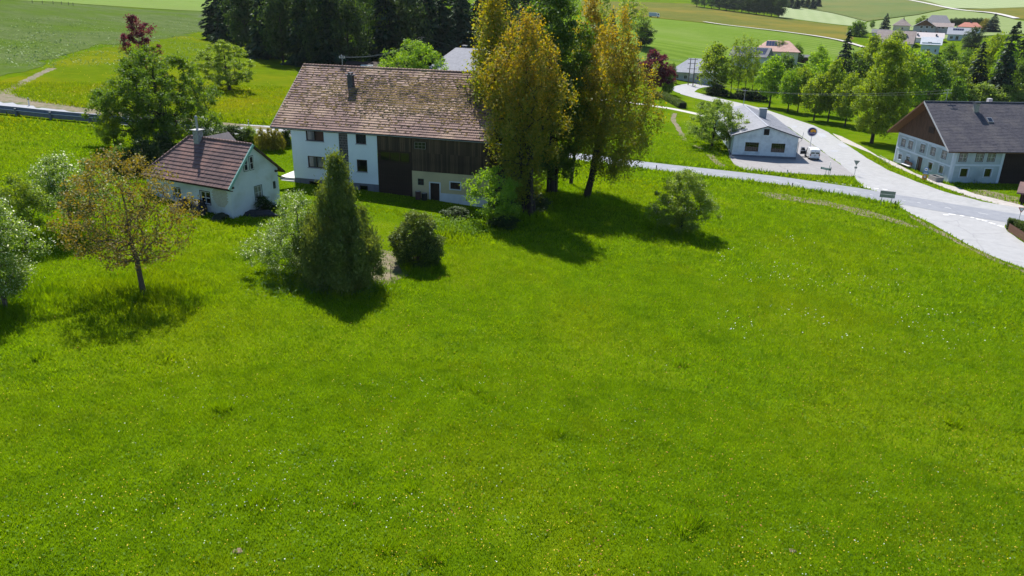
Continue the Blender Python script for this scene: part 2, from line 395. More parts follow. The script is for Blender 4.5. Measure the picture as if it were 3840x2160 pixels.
field([(3400, -12), (3900, -12), (3900, 27), (3700, 34), (3562, 32)], F_PALE, .5, 18)
field([(3600, 36), (3900, 28), (3900, 80), (3815, 72), (3720, 50)], F_TAN, .4, 14)
field([(3255, 84), (3440, 58), (3560, 36), (3720, 54), (3810, 76), (3900, 90), (3900, 125), (3700, 135), (3500, 150), (3260, 125), (3200, 110)], ground_mat('pale_meadow', (.17, .225, .085), (.215, .265, .11), fine=.6, mid=.06), .3, 12)
GRAVEL = mat('gravel', (.42, .40, .36), .95, (.52, .50, .46), 1.5, .3, 20)
sheet('field_track', ribbon(smooth_line([pix(*p) for p in [(2640, 84), (2730, 97), (2960, 124), (3126, 149), (3240, 180)]]), 3.6), .6, GRAVEL, 6)
sheet('field_track', ribbon(smooth_line([pix(*p) for p in [(3388, -2), (3560, 33), (3720, 51), (3812, 72)]]), 4.5), .8, GRAVEL, 8)
tag(bpy.data.objects['ground'], kind='structure')

# ------------------------------------------------------------------ roads
def asphalt(name, c, c2, crack=(.10, .10, .11), cs=.16):
    m = mat(name, c, .62, c2, 1.1, .25, 60, 6, .35, contrast=(.3, .7))
    n = m.node_tree.nodes; l = m.node_tree.links; b = n['Principled BSDF']; prev = b.inputs["Base Color"].links[0].from_socket
    tc = n.new('ShaderNodeTexCoord'); nz = n.new('ShaderNodeTexNoise'); nz.inputs['Scale'].default_value = .7; l.new(tc.outputs['Object'], nz.inputs['Vector'])
    mv = n.new('ShaderNodeMix'); mv.data_type = 'VECTOR'; mv.inputs[0].default_value = .35; l.new(tc.outputs['Object'], mv.inputs[4]); l.new(nz.outputs[1], mv.inputs[5])
    vo = n.new('ShaderNodeTexVoronoi'); vo.feature = 'DISTANCE_TO_EDGE'; vo.inputs['Scale'].default_value = cs; l.new(mv.outputs[1], vo.inputs['Vector'])
    r = n.new('ShaderNodeMapRange'); r.inputs[1].default_value = 0; r.inputs[2].default_value = .012; r.inputs[3].default_value = .28; r.inputs[4].default_value = 0; l.new(vo.outputs[0], r.inputs[0])
    mx = n.new('ShaderNodeMix'); mx.data_type = 'RGBA'; l.new(r.outputs[0], mx.inputs[0]); l.new(prev, mx.inputs[6]); mx.inputs[7].default_value = (*crack, 1); l.new(mx.outputs[2], b.inputs['Base Color'])
    return m
ASPH = asphalt('asphalt', (.205, .215, .24), (.26, .27, .29))
CONC = asphalt('pale_asphalt', (.285, .286, .286), (.375, .374, .372), (.3, .3, .3), .1)
FORE = asphalt('forecourt_asphalt', (.235, .222, .22), (.30, .288, .285))
SOIL = mat('dry_soil', (.13, .105, .06), .95, (.22, .185, .12), 2.5, .6, 9, c3=(.075, .105, .015), s3=.9)
WHITE_LINE = mat('road_paint', (.80, .80, .79), .6, (.70, .70, .70), 6)
main_c = smooth_line([pix(*p) for p in [(-120, 385), (0, 397), (200, 422), (410, 443), (560, 456), (737, 470), (970, 489)]]
                     + [at_z(1500, 528, .4), at_z(1800, 548, -.8)] + [pix(*p) for p in [(2030, 573), (2181, 590), (2374, 615), (2519, 632), (2700, 652), (2900, 675), (3060, 698), (3200, 719), (3321, 741), (3440, 760)]] + [at_z(3543, 777, -5.05), at_z(3840, 826, -5.2), at_z(4300, 900, -5.3)], 8)
main_road = sheet('road', ribbon(main_c, 6.0), .030, ASPH, 1.6, bare=True)
branch = px_poly([(2560, 338), (2612, 347), (2724, 375), (2800, 392), (2877, 413), (2960, 441), (3051, 470), (3106, 496), (3157, 531), (3205, 563), (3253, 595), (3330, 638), (3437, 682), (3543, 720), (3683, 756), (3900, 792), (3900, 835), (3543, 772), (3321, 728), (3238, 703), (3215, 680), (3203, 657), (3110, 587), (3013, 516), (2960, 478), (2880, 440), (2790, 410), (2700, 388), (2600, 366), (2550, 352)])
sheet('branch_road', branch, .022, CONC, 1.8, .04, bare=True)
sheet('branch_road', ribbon(smooth_line([pix(*p) for p in [(2655, 318), (2600, 322), (2565, 334), (2570, 347), (2612, 357)]]), [5, 6, 7, 6, 5]), .015, CONC, 1.5, bare=True)
sheet('forecourt', px_poly([(3010, 517), (3110, 588), (3203, 657), (3212, 664), (3160, 659), (3040, 654), (2918, 647), (2794, 638), (2757, 618), (2735, 592), (2730, 560), (2900, 500), (2960, 480)]), .014, FORE, 1.5, .05, bare=True)
sheet('side_road', px_poly([(3370, 768), (3374, 777), (3427, 808), (3495, 839), (3567, 882), (3630, 917), (3688, 946), (3760, 976), (3840, 1006), (3950, 1046), (3950, 975), (3840, 912), (3782, 869), (3768, 850), (3800, 838), (3700, 810), (3543, 780)]), .012, asphalt('side_road_asphalt', (.30, .299, .297), (.37, .368, .365)), 1.5, .05, bare=True)
sheet('footpath', px_poly([(3120, 500), (3157, 512), (3225, 545), (3292, 585), (3360, 612), (3430, 650), (3540, 690), (3590, 703), (3660, 728), (3840, 772), (3840, 790), (3688, 753), (3591, 722), (3470, 676), (3350, 622), (3263, 573), (3157, 531)]), .018, mat('path_gravel', (.34, .31, .28), .95, (.44, .41, .38), 1.5, .4, 12), 1.5, .06, bare=True)
sheet('yard', px_poly([(3600, 735), (3650, 712), (3700, 712), (3790, 735), (3870, 750), (3870, 782), (3700, 754)]), .010, SOIL, 1.5, .15)
sheet('driveway', ribbon(smooth_line([pix(*p) for p in [(2180, 372), (2300, 377), (2432, 395), (2520, 408), (2606, 426), (2650, 436)]]), 2.6), .02, GRAVEL, 1.5, .05, bare=True)
for L, w in (([(2529, 425), (2525, 450), (2539, 473), (2568, 527)], 1.0), ([(2600, 545), (2640, 560)], .8), ([(2660, 580), (2690, 610), (2715, 625)], 1.2), ([(-20, 352), (40, 335), (100, 303), (165, 270), (200, 256)], 1.4)):
    sheet('dirt_track', ribbon(smooth_line([pix(*p) for p in L]), w), .035, SOIL, .8, .12)
sheet('soil_verge', px_poly([(-60, 325), (30, 340), (110, 372), (250, 392), (414, 414), (600, 437), (760, 450), (900, 468), (1010, 480), (1010, 491), (870, 478), (737, 463), (560, 449), (414, 435), (207, 411), (0, 383), (-60, 376)]), .045, SOIL, 1.0, .35)
BARE.append(np.array(px_poly([(-60, 345), (30, 355), (110, 380), (250, 398), (414, 421), (600, 442), (760, 454), (900, 471), (1010, 484), (1010, 491), (870, 478), (737, 463), (560, 449), (414, 435), (207, 411), (0, 383), (-60, 376)])))
sheet('soil_verge', px_poly([(2845, 722), (2900, 722), (3000, 742), (3100, 752), (3180, 775), (3260, 790), (3330, 812), (3400, 830), (3450, 855), (3400, 850), (3300, 822), (3200, 800), (3090, 770), (2960, 752), (2870, 738)]), .02, SOIL, 1.0, .3)
sheet('soil_verge', px_poly([(3400, 800), (3450, 826), (3530, 868), (3640, 928), (3760, 982), (3880, 1028), (3880, 1040), (3740, 985), (3620, 930), (3520, 875), (3430, 826)]), .02, SOIL, 1.0, .12)
sheet('garden_bed', px_poly([(1426, 936), (1470, 950), (1509, 975), (1560, 985), (1523, 1038), (1470, 1060), (1422, 1067), (1364, 1050), (1340, 1060), (1330, 1020), (1402, 994)]), .03, SOIL, .5, .2)
BARE.append(np.array(px_poly([(1430, 945), (1465, 960), (1500, 982), (1510, 1025), (1470, 1048), (1422, 1055), (1375, 1045), (1410, 1000)])))
# painted markings are parts of the road
def dash(P0, P1, w, parent=main_road, off=.036):
    a, b = np.array(P0[:2]), np.array(P1[:2]); sheet('marking', ribbon([a, (a + b) / 2, b], w), off, WHITE_LINE, .6, parent=parent)
for k in range(9):
    t0, t1 = k / 9, (k + .62) / 9
    a, b = pix(3060, 678), pix(3340, 714)
    dash(a.lerp(b, t0), a.lerp(b, t1), .28)
for (x0, y0, x1, y1) in ((3538, 806, 3557, 807), (3557, 803, 3583, 806), (3600, 808, 3616, 812), (3640, 815, 3652, 818), (3660, 821, 3676, 825), (3680, 825, 3701, 831), (3709, 835, 3733, 842), (3741, 845, 3765, 853)):
    dash(pix(x0, y0), pix(x1, y1), .42)
for i in range(10, len(main_c) - 8):      # dashed centre line
    if i % 4 == 0: dash(main_c[i], main_c[i] + (main_c[i + 1] - main_c[i]) * .9, .10)
PATCH = mat('repair_patch', (.33, .34, .37), .7, (.38, .39, .41), 2)
for L in ([(3063, 500), (3090, 500), (3103, 515), (3078, 516)], [(3140, 541), (3163, 539), (3184, 553), (3160, 554)], [(3112, 564), (3148, 565), (3140, 570), (3120, 570)], [(3048, 513), (3062, 513), (3062, 516), (3050, 516)], [(3176, 613), (3194, 614), (3190, 616), (3180, 615)], [(2966, 472), (2985, 472), (2992, 477), (2975, 478)], [(3226, 653), (3246, 654), (3240, 656), (3230, 655)], [(3003, 477), (3020, 478), (3016, 480)]):
    sheet('patch', px_poly(L), .034, PATCH, .8, parent=bpy.data.objects['branch_road'])

# ------------------------------------------------------------------ building helpers
def frame_at(o, yaw, name, label, cat, group=None):
    return empty(name, o, math.radians(yaw), label, cat, group)
X_, Y_, Z_ = Vector((1, 0, 0)), Vector((0, 1, 0)), Vector((0, 0, 1))
def wall_mb(mb, p0, u, n_in, W, z0, z1, holes=(), rd=.16):
    """wall face of width W between z0 and z1 with real openings and reveals"""
    p0, u, n_in = Vector(p0), Vector(u), Vector(n_in)
    us = sorted({0, W, *[h[0] for h in holes], *[h[1] for h in holes]}); zs = sorted({z0, z1, *[h[2] for h in holes], *[h[3] for h in holes]})
    def P(a, z, d=0): return p0 + u * a + Z_ * z + n_in * d
    for i in range(len(us) - 1):
        for j in range(len(zs) - 1):
            cu, cz = (us[i] + us[i + 1]) / 2, (zs[j] + zs[j + 1]) / 2
            if any(h[0] < cu < h[1] and h[2] < cz < h[3] for h in holes): continue
            mb.poly([P(us[i], zs[j]), P(us[i + 1], zs[j]), P(us[i + 1], zs[j + 1]), P(us[i], zs[j + 1])])
    for h in holes:
        a, b, c, d = h[:4]
        mb.poly([P(a, c), P(a, d), P(a, d, rd), P(a, c, rd)]); mb.poly([P(b, c), P(b, c, rd), P(b, d, rd), P(b, d)])
        mb.poly([P(a, d), P(b, d), P(b, d, rd), P(a, d, rd)]); mb.poly([P(a, c), P(a, c, rd), P(b, c, rd), P(b, c)])
    return mb
GLASS = None
def glass():
    global GLASS
    if GLASS: return GLASS
    m = bpy.data.materials.new('window_glass'); m.use_nodes = True; GLASS = m; n = m.node_tree.nodes; l = m.node_tree.links
    for k in list(n):
        if k.type != 'OUTPUT_MATERIAL': n.remove(k)
    out = [k for k in n if k.type == 'OUTPUT_MATERIAL'][0]
    g = n.new('ShaderNodeBsdfGlossy'); g.inputs['Roughness'].default_value = .03; g.inputs['Color'].default_value = (.9, .95, 1, 1)
    t = n.new('ShaderNodeBsdfTransparent'); t.inputs[0].default_value = (.85, .88, .87, 1)
    fr = n.new('ShaderNodeFresnel'); fr.inputs[0].default_value = 1.6; mx = n.new('ShaderNodeMixShader')
    l.new(fr.outputs[0], mx.inputs[0]); l.new(t.outputs[0], mx.inputs[1]); l.new(g.outputs[0], mx.inputs[2]); l.new(mx.outputs[0], out.inputs[0]); return m
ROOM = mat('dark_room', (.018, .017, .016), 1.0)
CURTAIN = mat('curtain', (.34, .35, .38), .9, (.26, .27, .29), 8, stretch=(6, 6, .3))
LACE = mat('lace_curtain', (.5, .5, .5), .9, (.3, .3, .3), 14)
def window(parent, p0, u, n_in, a, b, c, d, fmat, cols=2, rows=1, depth=.14, fw=.085, mw=.05, sill=None, curtain=None, proud=False, pane=True, name='window', surround=None):
    """window set in an opening: frame with glazing bars, pane, dark room or curtain behind, sill"""
    p0, u, n = Vector(p0), Vector(u), Vector(n_in)
    def P(s, z, t): return p0 + u * s + Z_ * z + n * t
    def bx(mb, s0, s1, z0, z1, t0, t1): mb.obox(P((s0 + s1) / 2, (z0 + z1) / 2, (t0 + t1) / 2), u * (s1 - s0) / 2, n * (t1 - t0) / 2, Z_ * (z1 - z0) / 2)
    t0, t1 = (depth - .07, depth) if not proud else (-.05, .01)
    f = MB(); bx(f, a, b, c, c + fw, t0, t1); bx(f, a, b, d - fw, d, t0, t1); bx(f, a, a + fw, c + fw, d - fw, t0, t1); bx(f, b - fw, b, c + fw, d - fw, t0, t1)
    for k in range(1, cols):
        s = a + (b - a) * k / cols; bx(f, s - mw / 2, s + mw / 2, c + fw, d - fw, t0 + .006, t1 - .006)
    for k in range(1, rows):
        z = c + (d - c) * k / rows; bx(f, a + fw, b - fw, z - mw / 2, z + mw / 2, t0 + .012, t1 - .012)
    w = f.build(name, fmat, parent)
    tg = t1 - .025
    if pane: MB().poly([P(a + fw, c + fw, tg), P(b - fw, c + fw, tg), P(b - fw, d - fw, tg), P(a + fw, d - fw, tg)]).build('pane', glass(), w)
    tb = t1 + .012 if proud else t1 + .35
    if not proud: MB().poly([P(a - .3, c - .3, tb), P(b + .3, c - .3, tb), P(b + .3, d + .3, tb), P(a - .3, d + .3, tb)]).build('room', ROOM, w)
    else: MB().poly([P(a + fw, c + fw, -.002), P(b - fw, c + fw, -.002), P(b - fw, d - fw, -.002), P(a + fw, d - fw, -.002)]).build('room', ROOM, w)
    if curtain:
        for (s0, s1, m_) in curtain:
            mb = MB(); k = 14
            for i in range(k):
                q0, q1 = a + (b - a) * (s0 + (s1 - s0) * i / k), a + (b - a) * (s0 + (s1 - s0) * (i + 1) / k)
                e0, e1 = t1 + .07 + .03 * (i % 2), t1 + .07 + .03 * ((i + 1) % 2)
                mb.poly([P(q0, c + .02, e0), P(q1, c + .02, e1), P(q1, d - .02, e1), P(q0, d - .02, e0)])
            mb.build('curtain', m_, w)
    if sill:
        s = MB(); bx(s, a - .06, b + .06, c - .06, c - .004, -.09, t0); s.build('sill', sill, w)
    if surround:
        s = MB(); q = surround[1]
        bx(s, a - q, a, c - q, d + q, -.018, .0); bx(s, b, b + q, c - q, d + q, -.018, .0); bx(s, a, b, d, d + q, -.018, .0); bx(s, a, b, c - q, c, -.018, .0)
        s.build('surround', surround[0], w)
    return w
def tile_course(L, row, period, amp=.022, lift=.06, seed=0, x0=0., trim=(0, 0)):
    """one course of pan tiles lying in the xy plane: x along the eave, y up the slope; trim = cut of the upper corners"""
    rs = random.Random(seed); n = max(1, int(round(L / period))); p = L / n; mb = MB(); prof = ((0, 0), (.3, .55), (.55, 1), (.8, .6))
    xs, hs = [], []
    for i in range(n):
        j = rs.gauss(0, .004)
        for t, h in prof: xs.append(x0 + (i + t) * p); hs.append(h * amp + j)
    xs.append(x0 + L); hs.append(0)
    top = row * 1.06; V_ = []
    for x, h in zip(xs, hs):
        f = (x - x0) / L; yu = top
        V_ += [(x, 0, lift * .15), (x, 0, lift + h), (x, yu, h * .8 + .004)]
    F_ = []
    for i in range(len(xs) - 1):
        a, b = 3 * i, 3 * i + 3
        F_ += [(a, b, b + 1, a + 1), (a + 1, b + 1, b + 2, a + 2)]
    return mb.add(V_, F_)
def tile_mat(name, a, b, c, moss=None):
    """roof tile: tone changes from tile to tile, weathering in patches"""
    if name in MATS: return MATS[name]
    m = mat(name, a, .75, b, .9, .25, 25, 5, .3, c3=c, s3=.33, world=True, contrast=(.32, .68))
    n = m.node_tree.nodes; l = m.node_tree.links; bs = n['Principled BSDF']; prev = bs.inputs['Base Color'].links[0].from_socket
    tc = n.new('ShaderNodeTexCoord'); oi = n.new('ShaderNodeObjectInfo')
    ad = n.new('ShaderNodeVectorMath'); ad.operation = 'ADD'; l.new(tc.outputs['Object'], ad.inputs[0])
    cm = n.new('ShaderNodeCombineXYZ'); ml = n.new('ShaderNodeMath'); ml.operation = 'MULTIPLY'; ml.inputs[1].default_value = 50; l.new(oi.outputs['Random'], ml.inputs[0]); l.new(ml.outputs[0], cm.inputs[1]); l.new(cm.outputs[0], ad.inputs[1])
    sn = n.new('ShaderNodeVectorMath'); sn.operation = 'SNAP'; sn.inputs[1].default_value = (.21, 10, 10); l.new(ad.outputs[0], sn.inputs[0])
    wnz = n.new('ShaderNodeTexWhiteNoise'); l.new(sn.outputs[0], wnz.inputs['Vector'])
    hs = n.new('ShaderNodeHueSaturation'); mr = n.new('ShaderNodeMapRange'); mr.inputs[3].default_value = .87; mr.inputs[4].default_value = 1.14; l.new(wnz.outputs[0], mr.inputs[0]); l.new(mr.outputs[0], hs.inputs['Value'])
    l.new(prev, hs.inputs['Color']); l.new(hs.outputs[0], bs.inputs['Base Color'])
    return m
def chimney_stack(parent, x, y, z0, z1, w, d, m, cap=None, flare=0):
    c = MB().box(x - w / 2, y - d / 2, z0, x + w / 2, y + d / 2, z1)
    ch = c.build('chimney', m, parent, bevel=.02)
    k = MB().box(x - w / 2 - .1 - flare, y - d / 2 - .1 - flare, z1, x + w / 2 + .1 + flare, y + d / 2 + .1 + flare, z1 + .1)
    k.build('chimney_cap', cap or m, ch)
    return ch
def plain_roof(parent, x0, x1, y0, ym, y1, ze, zr, m, t=.16, edge=None, ze1=None, name='roof'):
    """gable roof slab: eaves at y0 and y1, ridge along x at ym"""
    ze1 = ze if ze1 is None else ze1
    mb = MB(); P = [(y0, ze), (ym, zr), (y1, ze1), (y1, ze1 - t), (ym, zr - t * 1.25), (y0, ze - t)]
    return mb.prism([(x0, a, b) for a, b in P], (x1 - x0, 0, 0)).build(name, m, parent)
def gutter(parent, a, b, m, r=.065):
    a, b = Vector(a), Vector(b); mb = MB(); n = 6; V_ = []; d = (b - a).normalized(); s = d.cross(Z_).normalized()
    for P in (a, b):
        for k in range(n + 1):
            t = math.pi * k / n; V_.append(P + s * math.cos(t) * r - Z_ * math.sin(t) * r)
    mb.add(V_, [(k, k + 1, n + 2 + k, n + 1 + k) for k in range(n)]); return mb.build('gutter', m, parent)
def pipe(parent, pts, m, r=.05, name='downpipe'): return MB().tube(pts, r, 8).build(name, m, parent, smooth=True)

PL_WHITE = mat('white_render_shade_tint', (.69, .76, .83), .9, (.73, .80, .86), .6, .35, 70, c3=(.64, .71, .78), s3=.25)  # white plaster, with the blue of open shade mixed into its colour
PL_OLD = mat('old_white_render', (.60, .65, .69), .95, (.67, .71, .74), 1.2, .9, 22, c3=(.50, .53, .51), s3=.6)
PL_BEIGE = mat('beige_render', (.50, .42, .25), .95, (.57, .48, .29), .8, .4, 50, c3=(.42, .36, .22), s3=.4)
PL_SOCLE = mat('grey_plinth', (.115, .125, .155), .9, (.15, .16, .19), 2, .3, 40)
PL_PALE = mat('pale_grey_render', (.42, .45, .47), .95, (.50, .52, .53), 1.0, .4, 40)
WOOD_DARK = mat('weathered_boards', (.046, .030, .019), .85, (.105, .070, .045), 1.2, .4, 12, stretch=(6, 6, .35), jitter=.42)
WOOD_BLACK = mat('dark_timber', (.022, .014, .010), .85, (.05, .03, .02), 1.5, .4, 12, stretch=(6, 6, .4))
WOOD_BROWN = mat('brown_timber', (.11, .055, .028), .75, (.17, .085, .045), 1.5, .3, 12, stretch=(5, 5, .4))
FR_BROWN = mat('brown_window_frame', (.045, .022, .016), .5, (.06, .03, .02), 4)
FR_WHITE = mat('white_window_frame', (.62, .62, .60), .6, (.5, .5, .48), 5)
FR_GREEN = mat('green_window_frame', (.03, .065, .06), .6, (.05, .09, .08), 5)
METAL = mat('galvanised_metal', (.36, .38, .40), .45, (.30, .31, .33), 3, metal=.6)
COPPER_GREEN = mat('green_verge_metal', (.22, .42, .36), .55, (.28, .47, .41), 2)
ZINC = mat('zinc', (.26, .28, .30), .5, (.33, .35, .37), 2, metal=.4)
SILL = mat('grey_sill', (.26, .26, .29), .7, (.30, .30, .33), 4)
CONCRETE = mat('concrete', (.40, .39, .37), .9, (.48, .47, .45), 1.5, .3, 30)
TILE_OLD = tile_mat('old_brown_tiles', (.165, .098, .084), (.255, .155, .122), (.37, .25, .17))
TILE_RED = tile_mat('red_brown_tiles', (.120, .074, .072), (.185, .112, .100), (.27, .145, .115))

# ================================================================== the farmhouse with its barn
HX, HY, HYAW = -24.573, 83.831, -14.207
HL1, HL, HD, HE, HR, HOL, HOF = 10.144, 22.57, 15.68, 6.34, 12.23, 2.27, .22
farm = frame_at((HX, HY, 0), HYAW, 'farmhouse', 'long white farmhouse with dark timber barn half under one brown mossy tile roof', 'house')
FH_HOLES = [(1.80, 3.93, 5.06, 6.16), (1.80, 3.88, 2.10, 3.38), (5.68, 6.74, .86, 6.2), (7.70, 8.90, 5.10, 6.12), (7.68, 8.90, 2.07, 3.40)]
wm = MB(); wall_mb(wm, (0, 0, 0), X_, Y_, HL1, .80, HE + .14, FH_HOLES)
wm.poly([(0, 0, .8), (0, 0, HE + .14), (0, HD / 2, HR - .1), (0, HD, HE + .14), (0, HD, .8)]); wm.poly([(0, HD, .8), (0, HD, HE + .1), (HL1, HD, HE + .1), (HL1, HD, .8)])
wm.build('wall', PL_WHITE, farm)
pm = MB(); wall_mb(pm, (0, .03, 0), X_, Y_, HL1, -1.6, .80, [(1.75, 3.1, .1, .55), (7.85, 8.83, -.05, .56)], .1)
pm.poly([(0, .03, -1.6), (0, .03, .8), (0, HD, .8), (0, HD, -1.6)]); pm.build('plinth', PL_SOCLE, farm)
window(farm, (0, 0, 0), X_, Y_, *FH_HOLES[0], FR_BROWN, 2, 1, sill=SILL, curtain=[(.04, .42, LACE), (.5, .97, mat('brown_blind', (.22, .13, .11), .8, (.16, .10, .08), 6, stretch=(.2, .2, 9)))])
window(farm, (0, 0, 0), X_, Y_, *FH_HOLES[1], FR_BROWN, 2, 1, sill=SILL, curtain=[(.05, .48, CURTAIN), (.52, .97, CURTAIN)])
window(farm, (0, 0, 0), X_, Y_, *FH_HOLES[3], FR_BROWN, 1, 1, sill=SILL)
window(farm, (0, 0, 0), X_, Y_, *FH_HOLES[4], FR_BROWN, 1, 1, sill=SILL)
for h in ((1.75, 3.1, .1, .55), (7.85, 8.83, -.05, .56)):
    window(farm, (0, .03, 0), X_, Y_, *h, FR_BROWN, 1, 1, depth=.1, name='cellar_window')
# glass block strip lighting the stairs
gb_frame, gb = MB(), MB(); a0, a1, b0, b1 = FH_HOLES[2]
rs = random.Random(3); z = b0; r_ = 0
gb_frame.box(a0, .10, b0, a1, .13, b1)
while z < b1 - .1:
    zt = min(z + .27, b1); xs = [a0, a0 + .18, a0 + .40, a0 + .52, a0 + .74, a0 + .88, a1] if r_ % 2 else [a0, a0 + .30, a0 + .44, a0 + .62, a0 + .80, a1]
    for i in range(len(xs) - 1): gb.box(xs[i] + .02, .07 + rs.random() * .012, z + .02, xs[i + 1] - .02, .104, zt - .02)
    z += .27; r_ += 1
sw = gb_frame.build('glass_block_strip', mat('glass_block_grid', (.27, .25, .24), .8), farm)
gbo = gb.build('glass_block', mat('glass_block', (.035, .045, .055), .12, (.07, .075, .08), 5, spec=.6), sw); tag(gbo, kind='stuff')
# barn: boards one by one
bw = MB(); bw.box(HL1 + .01, .05, -1.4, HL - .02, .09, HE + .1)
bw.poly([(HL, .02, -1.6), (HL, HD, -1.6), (HL, HD, HE), (HL, HD / 2, HR - .1), (HL, .02, HE)]); bw.build('barn_wall', WOOD_BLACK, farm)
meshes_b = {}
rs = random.Random(5)
def board(x, z0, z1, w, m, par):
    k = (round(z0, 2), round(z1, 2), m.name)
    if k not in meshes_b: meshes_b[k] = MB().box(0, -.03, z0, w, .03, z1).mesh('board', m)
    o = link('board', meshes_b[k], par); o.location = (x, rs.uniform(-.012, .012), rs.uniform(-.015, .015)); o.scale = (rs.uniform(.86, 1.0), 1, 1)
x = 14.12
while x < HL - .1:                                     # upper boarding over the beige wall
    top = HE + .08
    if 14.30 < x < 15.75: board(x, 2.68, 5.0, .20, WOOD_DARK, farm); board(x, 5.8, top, .20, WOOD_DARK, farm)
    else: board(x, 2.68, 4.62, .20, WOOD_DARK, farm); board(x, 4.64, top, .20, WOOD_DARK, farm)
    x += .213
x = HL1 + .05
while x < 13.9:                                        # boarding above the gate
    board(x, 4.62, HE + .08, .20, WOOD_DARK, farm); x += .213
window(farm, (0, .0, 0), X_, Y_, 14.41, 15.67, 5.03, 5.75, mat('grey_old_frame', (.20, .19, .18), .8), 3, 2, fw=.045, mw=.035, proud=True)
fan = window(farm, (0, .02, 0), X_, Y_, 10.44, 13.84, 3.46, 4.52, WOOD_BLACK, 3, 1, fw=.09, mw=.12, proud=True, name='gate_window')
gate = MB().box(HL1 + .06, -.005, -.42, 14.0, .048, 3.4).build('barn_gate', WOOD_BLACK, farm)
for k in range(18):
    xx = HL1 + .1 + k * .214; board(xx, -.38 if xx < 12.6 else -.36, 3.34, .2, WOOD_BLACK, farm)
hb = MB()
for zz in (.35, 1.9): hb.box(HL1 + .1, -.07, zz, 13.9, -.035, zz + .14)
hb.build('gate_rail', WOOD_BLACK, farm)
beige = MB(); BH = [(14.68, 15.38, 1.15, 1.86), (16.11, 17.13, -.55, 1.5), (18.36, 19.45, 1.02, 1.74)]
wall_mb(beige, (14.05, .0, 0), X_, Y_, HL - 14.05, -1.8, 2.66, [(h[0] - 14.05, h[1] - 14.05, h[2], h[3]) for h in BH], .2)
beige.poly([(14.05, 0, -1.8), (14.05, .3, -1.8), (14.05, .3, 2.66), (14.05, 0, 2.66)]); beige.build('stable_wall', PL_BEIGE, farm)
PL_BLUE = mat('white_base_coat', (.56, .58, .62), .9, (.63, .65, .68), 1.5, .3, 30)
MB().box(17.30, -.02, -1.8, HL - .03, -.002, .48).build('base_band', PL_BLUE, farm)
MB().box(14.1, -.012, -1.8, 15.95, -.002, -.36).build('base_band', PL_BLUE, farm)
window(farm, (0, 0, 0), X_, Y_, *BH[0], FR_GREEN, 2, 2, depth=.1, fw=.05, mw=.04)
window(farm, (0, 0, 0), X_, Y_, *BH[2], FR_GREEN, 3, 1, depth=.12, fw=.04, mw=.04, surround=(PL_BLUE, .12), sill=PL_BLUE)
d = MB()
for k in range(6): d.box(16.13 + k * .166, .10 + (k % 2) * .008, -.6, 16.13 + k * .166 + .16, .15, 1.48)
d = d.build('stable_door', WOOD_BLACK, farm); MB().box(16.2, .07, .35, 16.28, .1, .55).build('handle', METAL, d)
MB().box(15.96, -.025, -.6, 16.10, -.003, 1.62).box(17.14, -.025, -.6, 17.28, -.003, 1.62).box(16.10, -.025, 1.5, 17.14, -.003, 1.62).build('door_surround', PL_BLUE, farm)
# roof
m_ = (HR - HE) / (HD / 2 + HOF); sl = math.atan(m_); slen = math.hypot(HD / 2 + HOF, HR - HE)
RX0, RX1 = -HOL, HL + .12
plain_roof(farm, RX0 + .02, RX1 - .02, -HOF, HD / 2, HD + HOF, HE, HR, WOOD_BLACK, .2)
NR = 27; row = slen / NR; variants = [tile_course(RX1 - RX0, row, .21, lift=.062, seed=s, x0=RX0).mesh('tile_course', TILE_OLD) for s in range(5)]
rs = random.Random(11)
for k in range(NR):
    y = -HOF - .06 + k * row * math.cos(sl); z = HE + .012 + (k * row - .06) * math.sin(sl)
    o = link('tile_course', variants[rs.randrange(5)], farm, (rs.uniform(-.03, .03), y, z + rs.uniform(0, .006)), (sl + rs.uniform(-.003, .003), rs.uniform(-.0006, .0006), 0))
ridge_mesh = MB().tube([(0, 0, 0), (.36, 0, .012)], [.13, .145], 8).mesh('ridge_tile', TILE_OLD, True)
for k in range(int((RX1 - RX0) / .36)):
    link('ridge_tile', ridge_mesh, farm, (RX0 + k * .36, HD / 2, HR + .03), (rs.uniform(-.1, .1), 0, 0))
for xx in (RX0 - .03, RX1):                              # verge boards
    MB().prism([(xx, -HOF - .1, HE - .14), (xx, -HOF - .1, HE + .05), (xx, HD / 2, HR + .04), (xx, HD / 2, HR - .18)], (.035, 0, 0)).build('verge_board', ZINC, farm)
# moss lumps on the tiles
mv, mf = [], []; rs2 = np.random.RandomState(4)
def roof_pt(x, s): return np.array([x, -HOF + s * math.cos(sl), HE + .092 + s * math.sin(sl)])
nrm = np.array([0, -math.sin(sl), math.cos(sl)]); ups = np.array([0, math.cos(sl), math.sin(sl)])
cnt = 0
while cnt < 4200:
    x = rs2.uniform(RX0, RX1); s = rs2.uniform(.2, slen)
    f = math.exp(-((s / slen - .58) / .24) ** 2) * (1 / (1 + math.exp(-(x - 4.5) / 2.2))) * (.35 + .65 * (math.sin(x * 1.7 + s * 1.1) * math.sin(s * 2.3 - x * .6) > -.15)) + .03
    if rs2.rand() > f: continue
    s = round(s / row) * row + abs(rs2.normal(0, .07)) + .02
    c = roof_pt(x, s); w, h, t = rs2.uniform(.06, .24), rs2.uniform(.05, .13), rs2.uniform(.03, .08); n0 = len(mv)
    for k in range(6):
        a = k * math.pi / 3 + rs2.uniform(-.3, .3); q = rs2.uniform(.7, 1.2); mv.append(c + np.array([1, 0, 0]) * math.cos(a) * w * q + ups * math.sin(a) * h * q)
    mv.append(c + nrm * t + ups * rs2.uniform(-.02, .02))
    mf += [(n0 + k, n0 + (k + 1) % 6, n0 + 6) for k in range(6)]; cnt += 1
MOSS = mat('moss', (.055, .050, .014), .98, (.26, .17, .045), 1.6, c3=(.32, .21, .08), s3=.7, contrast=(.44, .56))
